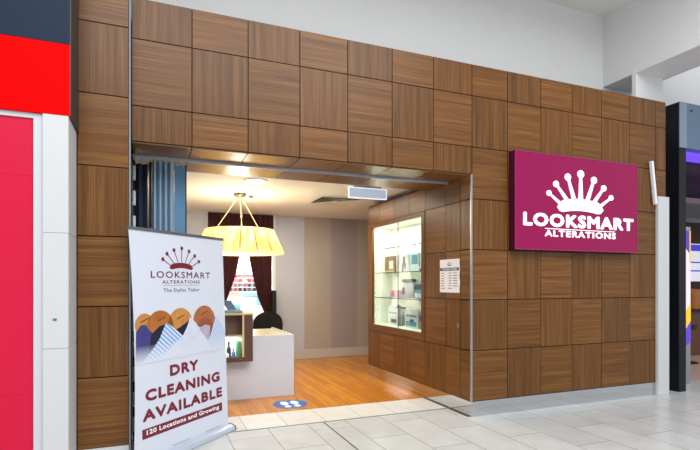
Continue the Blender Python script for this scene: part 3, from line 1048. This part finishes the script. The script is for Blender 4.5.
z = 1.753
card('boxed_picture', 2.41, 2.755, z, 0.275, (128, 92, 78), 'brown boxed picture with a cream square, upper shelf', 'picture', art=[('cream_print', 0.14, 0.56, 0.22, 0.72, (222, 206, 180)), ('lower_print', 0.0, 0.98, 0.0, 0.14, (176, 150, 130))])
card('picture_card', 1.93, 2.33, z, 0.28, (196, 190, 196), 'grey fashion picture card with a dark figure, upper shelf', 'card', art=[('figure_print', 0.30, 0.48, 0.35, 0.88, (60, 44, 50)), ('leg_print', 0.42, 0.54, 0.02, 0.5, (74, 40, 50)), ('leg_print', 0.24, 0.34, 0.18, 0.5, (84, 50, 56))])
card('dress_card', 1.585, 1.90, z, 0.28, (178, 204, 214), 'pale blue picture card of a dress, upper shelf', 'card', art=[('dress_print', 0.22, 0.78, 0.40, 0.92, (96, 150, 176)), ('skirt_print', 0.1, 0.9, 0.02, 0.4, (206, 220, 232)), ('border_print', 0.0, 0.1, 0.3, 1.0, (120, 116, 100))])
z += 0.0006
o = thing('tabletop_easel', 'small black easel at the near end of the upper case shelf', 'easel', (0.22, 1.47, z), 0, 'display pieces in the glass case')
bm = bmesh.new(); tube(bm, [(0.20, 1.55, z + 0.01), (0.24, 1.47, z + 0.15)], 0.008, 6); obj('leg', bm, M['black'], o)
bm = bmesh.new(); tube(bm, [(0.20, 1.42, z + 0.01), (0.24, 1.47, z + 0.15)], 0.008, 6); obj('leg', bm, M['black'], o)
bm = bmesh.new(); tube(bm, [(0.20, 1.40, z + 0.02), (0.20, 1.57, z + 0.02)], 0.008, 6); obj('ledge', bm, M['black'], o)
z = 1.343
card('gift_box', 2.28, 2.58, z, 0.12, (214, 150, 176), 'pink box on the middle shelf of the glass case', 'box', d=0.1, art=[('plum_print', 0.42, 0.86, 0.08, 0.8, (172, 82, 122))])
z += 0.0006
o = thing('display_jar', 'glass jar with dark lid and contents, middle shelf', 'jar', (0.22, 1.92, z), 0, 'display pieces in the glass case')
bm = bmesh.new(); lathe(bm, (0.22, 1.92, z), [(0.075, 0), (0.085, 0.01), (0.095, 0.12), (0.10, 0.24), (0.09, 0.25)], 20); obj('body', bm, mat('jar_grey', (200, 202, 206), 0.15), o, smooth=True)
bm = bmesh.new(); lathe(bm, (0.22, 1.92, z + 0.25), [(0.11, 0), (0.115, 0.005), (0.115, 0.04), (0.10, 0.05)], 20); obj('lid', bm, mat('jar_lid', (64, 64, 70), 0.3, 0.5), o)
bm = bmesh.new(); lathe(bm, (0.13, 1.92, z + 0.06), [(0.012, 0), (0.03, 0.01), (0.03, 0.10), (0.012, 0.11)], 12); obj('emblem', bm, M['ink'], o)
card('blue_box', 1.46, 1.77, z, 0.22, (120, 170, 208), 'blue and white box on the middle shelf of the glass case', 'box', d=0.09, art=[('white_print', 0.1, 0.95, 0.08, 0.36, (206, 226, 240)), ('dark_print', 0.05, 0.9, 0.62, 0.95, (74, 96, 116)), ('dark_print', 0.86, 1.0, 0.0, 0.8, (40, 44, 56))])
z = 0.887
card('grey_box', 2.30, 2.66, z, 0.30, (202, 202, 206), 'grey boxed kit with black tool picture, bottom of the case', 'box', d=0.08, art=[('tool_print', 0.14, 0.66, 0.12, 0.32, (54, 52, 58)), ('title_print', 0.1, 0.9, 0.62, 0.70, (130, 130, 140))])
z += 0.0006
o = thing('fabric_shears', 'black handled shears on a stand, bottom of the glass case', 'scissors', (0.22, 2.14, z), 0, 'display pieces in the glass case')
bm = bmesh.new(); tube(bm, [(0.22, 2.22, z), (0.22, 2.22, z + 0.30)], 0.012, 8); box(bm, 0.19, 0.25, 2.17, 2.27, z, z + 0.01); obj('stand', bm, mat('stand_blue', (56, 96, 150), 0.4), o)
bm = bmesh.new(); tube(bm, [(0.21, 2.28, z + 0.34), (0.21, 2.16, z + 0.30), (0.21, 2.03, z + 0.295)], [0.012, 0.018, 0.016], 8); obj('blade', bm, M['black'], o)
bm = bmesh.new(); lathe(bm, (0.21, 2.25, z + 0.29), [(0.03, 0), (0.035, 0.01), (0.03, 0.025)], 14); obj('handle', bm, M['black'], o)
card('blue_tool_box', 1.65, 2.05, z, 0.27, (196, 202, 212), 'white boxed kit with blue tool picture, bottom of the case', 'box', d=0.08, art=[('tool_print', 0.12, 0.92, 0.1, 0.36, (70, 126, 170)), ('tool_print', 0.3, 0.62, 0.34, 0.48, (50, 80, 110)), ('title_print', 0.08, 0.92, 0.62, 0.74, (110, 124, 140))])
card('red_box', 1.44, 1.61, z, 0.22, (168, 120, 126), 'reddish box at the near end of the bottom of the case', 'box', d=0.08, art=[('dark_print', 0.1, 0.9, 0.55, 0.9, (80, 74, 84))])

# trading hours notice on the reveal
t = thing('notice_sheet', 'white trading hours sheet taped to the walnut side wall', 'notice', (-0.014, 0.44, 1.46))
bm = bmesh.new()
ny = 12
for d in (0, 0.001):
    g = []
    for j in range(ny + 1):
        for i in range(5):
            y = 0.215 + 0.445 * i / 4 + 0.006 * math.sin(j * 1.3) * (1 if i == 0 else 0.3 if i == 4 else 0)
            g.append(bm.verts.new((-0.0155 + d - 0.002 * math.sin(i * 0.8), y, 1.460 + 0.42 * j / ny)))
    for j in range(ny):
        for i in range(4):
            bm.faces.new((g[j * 5 + i], g[j * 5 + i + 1], g[(j + 1) * 5 + i + 1], g[(j + 1) * 5 + i]))
obj('sheet', bm, M['paper'], t)


def reveal(bm):
    """x-z lettering facing -y turned to face -x; x runs towards the camera"""
    for v in bm.verts:
        v.co = Vector((-0.0178 + (v.co.y), 0.66 - v.co.x, v.co.z))
    return bm


obj('title_band', reveal(B(0.012, 0.432, -0.001, 0, 1.735, 1.772)), M['ink'], t)
for w in words_of(text_bm('TRADING HOURS', 0.05, 0.40, 1.743, 1.765, -0.0012, 0.0003, 0.03), 2):
    obj('title_word', reveal(w), M['inkw'], t)
mark = ([(0.17, 1.815), (0.185, 1.828), (0.203, 1.836), (0.22, 1.838), (0.237, 1.836), (0.255, 1.828), (0.27, 1.815)],
             [(0.192, 1.803), (0.20, 1.806), (0.21, 1.808), (0.22, 1.809), (0.23, 1.808), (0.24, 1.806), (0.248, 1.803)])
for h, f in zip(*mark):
    obj('crown_pin', reveal(pins_bm([h], [f], -0.001, 0, 0.004, 0.0012, 0.0012)), M['ink'], t)
bm = bmesh.new(); poly(bm, [(a, b) for a, b in band_pts(0.187, 0.253, 1.806, 1.796, 1.796, 0.006)], -0.001, 0)
obj('crown_band', reveal(bm), M['ink'], t)
for j in range(7):
    z = 1.700 - j * 0.032
    for a, b_ in ([(0.035, 0.035 + random.uniform(0.06, 0.10)), (0.21, 0.27), (0.31, 0.39)] if j < 6 else [(0.035, 0.12), (0.19, 0.28)]):
        obj('text_line', reveal(B(a, b_, -0.001, 0, z, z + 0.009)), M['line_ink'], t)

t = thing('key_lock', 'small silver key lock on the walnut side wall near the corner', 'lock', (-0.012, 0.255, 1.04))
obj('plate', B(-0.017, -0.0125, 0.232, 0.272, 1.035, 1.085), M['alu'], t, bevel=0.002)
bm = bmesh.new(); tube(bm, [(-0.0165, 0.252, 1.06), (-0.022, 0.252, 1.06)], 0.010, 12); obj('keyhole', bm, M['dalu'], t)

# ------------------------------------------------------------ ceiling fittings inside
LX, LY = -2.234, 2.826
t = thing('pendant_lamp', 'large pleated yellow fabric pendant lamp over the counter', 'lamp', (LX, LY, 2.03))
NP = 18
bm = bmesh.new()
NP = 16
zb, zt, rb, rt = 2.045, 2.392, 0.672, 0.516
segs = 144
rings = []
for j in range(5):
    s = j / 4
    ring = []
    for k in range(segs):
        a = 2 * PI * k / segs
        fold = abs(math.sin((a - math.radians(-99.5)) * NP / 2))
        r = rb + (rt - rb) * s - 0.030 * (1 - min(1, fold * 2.6)) + 0.004 * math.sin(a * 90)
        ring.append(bm.verts.new((LX + r * math.cos(a), LY + r * math.sin(a), zb + (zt - zb) * s)))
    rings.append(ring)
for j in range(4):
    for k in range(segs):
        bm.faces.new((rings[j][k], rings[j][(k + 1) % segs], rings[j + 1][(k + 1) % segs], rings[j + 1][k]))
obj('shade', bm, M['shade'], t, smooth=True)
for k in range(NP):
    a = math.radians(-99.5) + 2 * PI * k / NP
    a2 = a + 0.02
    bm = bmesh.new()
    tube(bm, [(LX + (rb - .024) * math.cos(a), LY + (rb - .024) * math.sin(a), zb), (LX + (rt - .024) * math.cos(a2), LY + (rt - .024) * math.sin(a2), zt)], 0.009, 6)
    obj('seam_rib', bm, M['seam'], t)
bm = bmesh.new(); lathe(bm, (LX, LY, 2.028), [(0.655, 0), (0.664, 0.004), (0.664, 0.02), (0.655, 0.022)], 64); obj('diffuser', bm, M['diffuser'], t)
for (r, z) in ((0.520, 2.394), (0.674, 2.043)):
    bm = bmesh.new()
    tube(bm, [(LX + r * math.cos(2 * PI * k / 48), LY + r * math.sin(2 * PI * k / 48), z) for k in range(49)], 0.006, 6, cap=False)
    obj('ring', bm, mat('ivory_binding', (240, 226, 180), 0.6), t)
bm = bmesh.new(); lathe(bm, (LX, LY, 2.905), [(0.05, 0), (0.10, 0.02), (0.105, 0.05), (0.105, 0.0549)], 24); obj('canopy', bm, mat('chrome', (190, 186, 176), 0.15, 1.0), t)
for k in range(3):
    a = math.radians(-99.5 + (-38, 30, 176)[k])
    bm = bmesh.new()
    tube(bm, [(LX + 0.03 * math.cos(a), LY + 0.03 * math.sin(a), 2.91), (LX + 0.518 * math.cos(a), LY + 0.518 * math.sin(a), 2.395)], 0.006, 6)
    obj('suspension_cable', bm, mat('cable_tan', (196, 176, 120), 0.5), t)
bm = bmesh.new(); tube(bm, [(LX + 0.02, LY, 2.91), (LX + 0.02, LY, 2.38), (LX, LY, 2.30)], 0.004, 6); lathe(bm, (LX + 0.02, LY, 2.58), [(0.012, 0), (0.018, 0.02), (0.018, 0.06), (0.012, 0.08)], 10)
obj('flex', bm, mat('flex_grey', (120, 116, 104), 0.5), t)
for k in range(3):
    a = 2 * PI * k / 3
    light('pendant_bulb_and_uplight', 'POINT', (LX + 0.25 * math.cos(a), LY + 0.25 * math.sin(a), 2.22), 6, (1.0, 0.90, 0.70), 0.05)
light('pendant_bulb_and_uplight', 'POINT', (LX, LY, 2.40), 14, (1.0, 0.96, 0.90), 0.12)  # uplight added at the top of the shade to whiten the ceiling

t = thing('downlight', 'flush ceiling downlight above the counter front', 'light', (-2.20, 1.77, 2.94))
bm = bmesh.new(); lathe(bm, (-2.20, 1.77, 2.946), [(0.150, 0), (0.156, 0.004), (0.156, 0.0139)], 32); obj('trim_ring', bm, M['ceil'], t)
bm = bmesh.new(); lathe(bm, (-2.20, 1.77, 2.940), [(0.13, 0), (0.138, 0.003), (0.138, 0.006)], 32); obj('lens', bm, mat('downlight_lens', (255, 255, 250), 0.4, emit=(255, 250, 238), es=3.0), t)
light('downlight_lamp', 'AREA', (-2.20, 1.77, 2.935), 14, (1, 0.92, 0.78), 0.22)
t = thing('smoke_detector', 'tiny round detector on the shop ceiling beside the lamp canopy', 'detector', (-2.04, 2.95, 2.93))
bm = bmesh.new(); lathe(bm, (-2.04, 2.95, 2.925), [(0.02, 0), (0.035, 0.012), (0.04, 0.0349)], 20); obj('body', bm, mat('detector_grey', (96, 92, 80), 0.5), t)
bm = bmesh.new(); lathe(bm, (-2.04, 2.95, 2.915), [(0.008, 0), (0.012, 0.010)], 12); obj('sensor', bm, M['black'], t)

t = thing('air_diffuser', 'square four way air conditioning diffuser in the shop ceiling', 'vent', (-0.66, 2.88, 2.94))
cx, cy = -0.655, 2.88
bm = bmesh.new()
for (a, b_) in ((0.37, 0.30), (0.28, 0.0)):
    pass


def sqring(bm, ro, ri, zo, zi, th=0.006):
    o_ = [(ro, ro), (-ro, ro), (-ro, -ro), (ro, -ro)]
    i_ = [(ri, ri), (-ri, ri), (-ri, -ri), (ri, -ri)]
    A = [bm.verts.new((cx + p[0], cy + p[1], zo)) for p in o_]; Bv = [bm.verts.new((cx + p[0], cy + p[1], zi)) for p in i_]
    A2 = [bm.verts.new((cx + p[0], cy + p[1], zo + th)) for p in o_]; B2 = [bm.verts.new((cx + p[0], cy + p[1], zi + th)) for p in i_]
    for k in range(4):
        n = (k + 1) % 4
        bm.faces.new((A[k], A[n], Bv[n], Bv[k])); bm.faces.new((A2[k], B2[k], B2[n], A2[n]))
        bm.faces.new((A[k], A2[k], A2[n], A[n])); bm.faces.new((Bv[k], Bv[n], B2[n], B2[k]))


sqring(bm, 0.375, 0.335, 2.945, 2.945)
obj('frame', bm, M['ceil'], t)
obj('plenum', B(cx - .334, cx + .334, cy - .334, cy + .334, 2.954, 2.9598), M['black'], t)
for r in (0.30, 0.235, 0.17, 0.105):
    bm = bmesh.new(); sqring(bm, r, r - 0.052, 2.928, 2.950, 0.002)
    obj('louvre', bm, mat('louvre_white', (196, 192, 178), 0.5), t)
obj('centre_plate', B(cx - .04, cx + .04, cy - .04, cy + .04, 2.936, 2.940), M['ceil'], t)

EZ = -0.040
t = thing('exit_sign', 'hanging edge lit blue grey exit panel under the shop ceiling', 'sign', (-0.70, 1.45, 2.74))
obj('panel', B(-0.975, -0.410, 1.442, 1.458, 2.808 + EZ, 2.940 + EZ), mat('panel_blue_grey', (196, 208, 226), 0.3, emit=(180, 198, 220), es=0.42), t)
bm = bmesh.new()
for a in ((-0.983, -0.975, 2.800, 2.948), (-0.410, -0.402, 2.800, 2.948), (-0.975, -0.410, 2.800, 2.808), (-0.975, -0.410, 2.940, 2.948)):
    box(bm, a[0], a[1], 1.438, 1.462, a[2] + EZ, a[3] + EZ)
obj('lit_edge', bm, mat('edge_white', (250, 252, 255), 0.3, emit=(245, 250, 255), es=0.8), t)
obj('mount', B(-0.90, -0.49, 1.445, 1.455, 2.948 + EZ, 2.9598), M['alu'], t)

# ------------------------------------------------------------ counter and what is by it
t = thing('service_counter', 'white laminate service counter on the timber floor', 'counter', (-2.3, 2.5, 0))
obj('front_panel', B(-3.20, -1.64, 1.883, 1.915, 0.0, 0.854), M['counter'], t, bevel=0.003)
obj('end_panel', B(-1.672, -1.64, 1.9155, 3.16, 0.0, 0.854), M['counter'], t, bevel=0.003)
obj('worktop', B(-3.18, -1.6725, 1.9155, 3.10, 0.80, 0.838), mat('beige_worktop', (212, 204, 180), 0.3, vary=0.04, bscale=8), t, bevel=0.003)
bm = bmesh.new(); box(bm, -3.20, -3.17, 1.9155, 3.14, 0.0, 0.80); obj('end_panel', bm, M['counter'], t)

t = thing('display_cubby', 'brown open display cubby fixed to the front of the counter', 'cabinet', (-2.45, 1.8, 0.54))
CX0, CX1, CZ0, CZ1, CY0, CY1 = -2.95, -2.252, 0.54, 1.158, 1.70, 1.882
f = 1.0
bm = bmesh.new()
box(bm, -2.366, CX1, CY0, CY1, CZ0, CZ1)
obj('side_stile', bm, M['boxwood'], t)
obj('far_side', B(CX0, CX0 + 0.03, CY0, CY1, CZ0, CZ1), M['boxwood'], t)
obj('bottom_rail', B(CX0 + .03, -2.366, CY0, CY1, CZ0, CZ0 + 0.065), M['boxwood'], t)
obj('top_board', B(CX0 - .01, CX1 + .006, CY0 - .01, CY1 + 0.16, CZ1, CZ1 + 0.022), M['palewood'], t)
obj('back_board', B(CX0 + .03, -2.366, CY1 - .012, CY1, 0.89, CZ1), mat('tan_board', (120, 92, 74), 0.5, vary=0.06), t)
obj('back_board', B(CX0 + .03, -2.366, CY1 - .012, CY1, CZ0 + 0.065, 0.878), M['cream'], t)
obj('shelf', B(CX0 + .03, -2.366, CY0 + .005, CY1 - .012, 0.878, 0.89), M['palewood'], t)
obj('edge_strip', B(-2.392, -2.366, CY0 - .003, CY0 + .01, CZ0 + .065, CZ1), M['palewood'], t)
bm = bmesh.new(); lathe(bm, (-2.42, CY0 - 0.008, CZ0 + 0.032), [(0.01, 0), (0.012, 0.004)], 10); obj('knob', bm, M['alu'], t)
light('cubby_fill', 'AREA', (-2.62, 1.74, 0.870), 3.0, (1, 0.98, 0.9), 0.4, 0.06)  # light added to brighten the lower compartment, no fitting there

z = CZ0 + 0.0652


def bottle(x, y, z, h, r, rgb, cap, label, grp='goods in the counter cubby'):
    o = thing('bottle', label, 'bottle', (x, y, z), 0, grp)
    bm = bmesh.new(); lathe(bm, (x, y, z), [(r, 0), (r, h * .55), (r * .45, h * .7), (r * .4, h * .8)], 14); obj('body', bm, mat('bottle_body', rgb, 0.2), o)
    bm = bmesh.new(); lathe(bm, (x, y, z + h * .8), [(r * .5, 0), (r * .5, h * .2)], 12); obj('cap', bm, mat('bottle_cap', cap, 0.4), o)
    return o


bottle(-2.555, 1.78, z, 0.20, 0.030, (40, 52, 48), (16, 18, 18), 'tall dark bottle in the lower cubby compartment')
bottle(-2.615, 1.76, z, 0.09, 0.022, (220, 60, 60), (240, 240, 240), 'small red bottle in the lower cubby compartment')
bottle(-2.50, 1.75, z, 0.11, 0.024, (90, 130, 190), (60, 70, 120), 'small blue bottle in the lower cubby compartment')
bottle(-2.58, 1.73, z, 0.07, 0.02, (236, 240, 244), (60, 90, 140), 'tiny white bottle in the lower cubby compartment')
tag(obj('carton', B(-2.45, -2.405, 1.74, 1.86, z, z + 0.20), mat('carton_green', (60, 140, 96), 0.5), bevel=0.002), 'green carton at the right of the lower cubby compartment', 'carton', 'goods in the counter cubby')
tag(obj('spool_box', B(-2.63, -2.58, 1.74, 1.84, 0.8902, 0.95), mat('spool_box_plum', (96, 70, 88), 0.5), bevel=0.002), 'small plum box on the upper cubby shelf', 'box', 'goods in the counter cubby')

zt_ = CZ1 + 0.0222
tag(obj('folder_stack', B(-2.78, -2.38, 1.73, 1.99, zt_, zt_ + 0.035), mat('folder_blue_grey', (124, 146, 158), 0.5, vary=0.1), bevel=0.004), 'blue grey folder lying on top of the cubby', 'folder')
t = thing('tablet_stand', 'dark tilted tablet on a stand on top of the folder', 'tablet', (-2.50, 1.86, zt_ + 0.0355))
bm = bmesh.new(); v = box(bm, -2.56, -2.44, 1.84, 1.85, zt_ + 0.037, zt_ + 0.165)
for q in bm.verts:
    q.co.x -= (q.co.z - zt_ - 0.037) * 0.55; q.co.y += (q.co.z - zt_ - 0.037) * 0.4
obj('screen', bm, mat('tablet_blue', (60, 76, 112), 0.3), t)
bm = bmesh.new(); box(bm, -2.52, -2.38, 1.84, 1.94, zt_ + 0.0355, zt_ + 0.046); obj('foot', bm, mat('tablet_grey', (120, 136, 156), 0.4), t)

# office chair behind the counter
t = thing('office_chair', 'black office chair with rounded back behind the white counter', 'chair', (-1.57, 3.85, 0), 0.12)
Lc = Vector((0, 0, 0))
bm = bmesh.new()
pts = []
for k in range(25):
    a = PI * k / 24
    pts.append((0.275 * math.cos(a) * (1 if abs(math.cos(a)) < 0.95 else 0.99), 0.80 + 0.27 * math.sin(a) ** 0.75))
pts += [(-0.24, 0.60), (0.24, 0.60)]
poly(bm, pts, -0.05, 0.03)
obj('backrest', bm, M['blackfab'], t, bevel=0.02, local=True)
bm = bmesh.new(); poly(bm, ell(0, 0.46, 0.26, 0.045, n=24), -0.02 + 0.06, 0.50); obj('seat', bm, M['blackfab'], t, local=True)
bm = bmesh.new(); tube(bm, [(0, 0.0, 0.70), (0, 0.05, 0.45), (0, 0.27, 0.42)], 0.02, 8); obj('back_bracket', bm, M['black'], t, local=True)
bm = bmesh.new(); tube(bm, [(0, 0.27, 0.06), (0, 0.27, 0.43)], 0.03, 12); obj('column', bm, M['black'], t, local=True)
for k in range(5):
    a = 2 * PI * k / 5
    bm = bmesh.new(); tube(bm, [(0, 0.27, 0.09), (0.28 * math.cos(a), 0.27 + 0.28 * math.sin(a), 0.065)], [0.025, 0.016], 8)
    lg = obj('leg', bm, M['black'], t, local=True)
    bm = bmesh.new(); lathe(bm, (0.28 * math.cos(a), 0.27 + 0.28 * math.sin(a), 0.0), [(0.018, 0), (0.026, 0.02), (0.022, 0.05)], 10)
    obj('caster', bm, M['black'], lg, local=True)

# ------------------------------------------------------------ curtains, pelmet, workroom
t = thing('curtain_pelmet', 'dark maroon pelmet above the workroom opening behind the lamp', 'pelmet', (-1.83, 5.0, 2.60))
bm = bmesh.new()
n = 40
zz = [(-2.482 + (1.282) * k / n, 5.0 + 0.012 * math.sin(k * 1.9)) for k in range(n + 1)]
folds(bm, zz, 2.56, 2.945, 0.03)
obj('valance', bm, M['curtain'], t)
obj('rail', B(-2.48, -1.205, 5.012, 5.03, 2.945, 2.958), M['dalu'], t)


def curtain(label, inner, outer):
    """inner/outer: lists of (z, x)"""
    def at(tab, z):
        for (z0, x0), (z1, x1) in zip(tab, tab[1:]):
            if z1 <= z <= z0:
                return x0 + (x1 - x0) * (z0 - z) / (z0 - z1)
        return tab[-1][1] if z < tab[-1][0] else tab[0][1]
    o = thing('curtain', label, 'curtain', ((outer[0][1] + inner[0][1]) / 2, 5.02, 0.9), 0, 'tied back workroom curtains')
    bm = bmesh.new()
    nz, nx = 26, 40
    for d in (0, 0.004):
        g = []
        for j in range(nz + 1):
            z = 2.55 + (0.88 - 2.55) * j / nz
            xi, xo = at(inner, z), at(outer, z)
            for i in range(nx + 1):
                s = i / nx
                g.append(bm.verts.new((xo + (xi - xo) * s, 5.028 + d + 0.014 * math.sin(s * 2 * PI * 7), z)))
        for j in range(nz):
            for i in range(nx):
                q = j * (nx + 1) + i
                bm.faces.new((g[q], g[q + 1], g[q + nx + 2], g[q + nx + 1]))
    obj('drape', bm, M['curtain'], o, smooth=True)
    zt = 0.97
    obj('tie_back', B(min(at(inner, zt), at(outer, zt)) - .004, max(at(inner, zt), at(outer, zt)) + .004, 5.006, 5.012, zt - 0.03, zt + 0.03), mat('tie_maroon', (50, 10, 18), 0.8), o)
    return o


curtain('dark maroon curtain drawn to the left of the workroom opening', [(2.55, -1.78), (2.08, -1.88), (1.70, -1.96), (1.265, -2.114), (0.95, -2.26), (0.88, -2.26)], [(2.55, -2.46), (0.88, -2.43)])
curtain('dark maroon curtain drawn to the right of the workroom opening', [(2.55, -1.76), (2.08, -1.683), (1.70, -1.61), (1.26, -1.50), (0.97, -1.38), (0.88, -1.36)], [(2.55, -1.225), (0.88, -1.235)])

# workroom: thread rack, table, sewing machine, tower
t = thing('thread_rack', 'white rack for thread cones on the workroom wall', 'rack', (-1.5, 8.05, 1.32))
obj('board', B(-2.4, 0.3, 8.07, 8.099, 1.32, 1.98), mat('rack_white', (230, 230, 232), 0.5), t)
ZR = [1.36, 1.475, 1.59, 1.705, 1.82]
for z in ZR:
    obj('ledge', B(-2.4, 0.3, 7.97, 8.07, z - 0.014, z), mat('ledge_white', (222, 222, 224), 0.5), t)
pal = [((190, 40, 50), 'red'), ((240, 236, 236), 'white'), ((224, 120, 130), 'rose'), ((54, 70, 90), 'slate'), ((216, 70, 84), 'coral'), ((60, 120, 130), 'teal'),
       ((245, 225, 215), 'cream'), ((28, 34, 48), 'ink black'), ((170, 90, 100), 'dusky pink')]
bm = bmesh.new(); lathe(bm, (0, 0, 0), [(0.042, 0), (0.042, 0.008), (0.036, 0.012), (0.028, 0.085), (0.020, 0.094)], 10)
me = None
mats_c = {}
word = ['bottom', 'second', 'third', 'fourth', 'top']
bases = {}
for rgb, nm in pal:
    bm = bmesh.new(); lathe(bm, (0, 0, 0), [(0.042, 0), (0.042, 0.008), (0.036, 0.012), (0.028, 0.085), (0.020, 0.094)], 10)
    mm = bpy.data.meshes.new('thread_cone'); bm.to_mesh(mm); bm.free(); mm.materials.append(mat('thread_' + nm.replace(' ', '_'), rgb, 0.7)); bases[nm] = mm
for j, z in enumerate(ZR):
    for i in range(22):
        if j < 2:
            nm = random.choice(['slate', 'red', 'ink black', 'teal', 'coral', 'slate'])
        elif j < 4:
            nm = random.choice(['red', 'white', 'rose', 'coral', 'cream', 'dusky pink', 'red'])
        else:
            nm = random.choice(['white', 'cream', 'rose', 'white'])
        o = bpy.data.objects.new('thread_cone', bases[nm]); COL.objects.link(o)
        o.location = (-2.33 + i * 0.121, 8.02, z + 0.0006)
        tag(o, '%s thread cone on the %s ledge of the workroom rack' % (nm, word[j]), 'thread', '%s cones on the %s ledge of the rack' % (nm, word[j]))

t = thing('work_table', 'white sewing table in the workroom behind the curtains', 'table', (-1.6, 6.6, 0))
obj('table_top', B(-2.7, -0.6, 6.2, 7.0, 0.96, 1.0), mat('table_white', (236, 236, 236), 0.4), t, bevel=0.004)
for x in (-2.65, -0.65):
    for y in (6.25, 6.95):
        obj('leg', B(x - .025, x + .025, y - .025, y + .025, 0, 0.96), M['alu'], t)
t = thing('sewing_machine', 'pale teal and white sewing machine on the workroom table', 'sewing machine', (-1.3, 6.5, 1.0))
obj('bed', B(-1.60, -1.12, 6.40, 6.58, 1.0002, 1.06), mat('machine_white', (226, 230, 232), 0.3), t, bevel=0.01)
obj('pillar', B(-1.26, -1.12, 6.42, 6.56, 1.06, 1.30), mat('machine_teal', (150, 196, 206), 0.3), t, bevel=0.015)
obj('arm', B(-1.58, -1.10, 6.42, 6.56, 1.26, 1.37), mat('machine_teal_arm', (160, 202, 212), 0.3), t, bevel=0.02)
bm = bmesh.new(); tube(bm, [(-1.54, 6.49, 1.26), (-1.54, 6.49, 1.06)], 0.012, 8); obj('needle_bar', bm, M['alu'], t)
bm = bmesh.new(); tube(bm, [(-1.10, 6.49, 1.30), (-1.06, 6.49, 1.30)], 0.05, 16); obj('hand_wheel', bm, M['dalu'], t)
tag(obj('cloth_bundle', B(-1.80, -1.62, 6.3, 6.5, 1.0002, 1.10), mat('teal_cloth', (120, 190, 186), 0.8), bevel=0.03), 'teal cloth bundle lying beside the sewing machine', 'cloth')
t = thing('storage_tower', 'slim black storage tower against the wall behind the office chair', 'cabinet', (-1.20, 4.88, 0))
obj('carcass', B(-1.265, -1.180, 4.82, 4.975, 0, 1.43), M['black'], t, bevel=0.01)
obj('door', B(-1.260, -1.185, 4.806, 4.8195, 0.03, 1.40), M['black'], t)

# ------------------------------------------------------------ floor sticker
t = thing('floor_sticker', 'round blue floor sticker with two white shoe prints', 'sticker', (-1.82, 1.40, 0))
bm = bmesh.new()
bmesh.ops.create_circle(bm, cap_ends=True, radius=0.225, segments=40)
r = bmesh.ops.extrude_face_region(bm, geom=bm.faces[:])
bmesh.ops.translate(bm, vec=(0, 0, 0.0015), verts=[g for g in r['geom'] if isinstance(g, bmesh.types.BMVert)])
bmesh.ops.translate(bm, vec=(0, 0, 0.0001), verts=bm.verts)
obj('disc', bm, M['blue'], t, local=True)
for s in (-1, 1):
    bm = bmesh.new()
    for (c, rx, ry) in (((s * 0.068, 0.055), 0.052, 0.10), ((s * 0.062, -0.115), 0.042, 0.05)):
        a = [bm.verts.new((c[0] + rx * math.cos(2 * PI * k / 24), c[1] + ry * math.sin(2 * PI * k / 24), 0.0017)) for k in range(24)]
        b = [bm.verts.new((q.co.x, q.co.y, 0.0024)) for q in a]
        bm.faces.new(a[::-1]); bm.faces.new(b)
        for k in range(24):
            bm.faces.new((a[k], a[(k + 1) % 24], b[(k + 1) % 24], b[k]))
    obj('shoe_print', bm, M['inkw'], t, local=True)
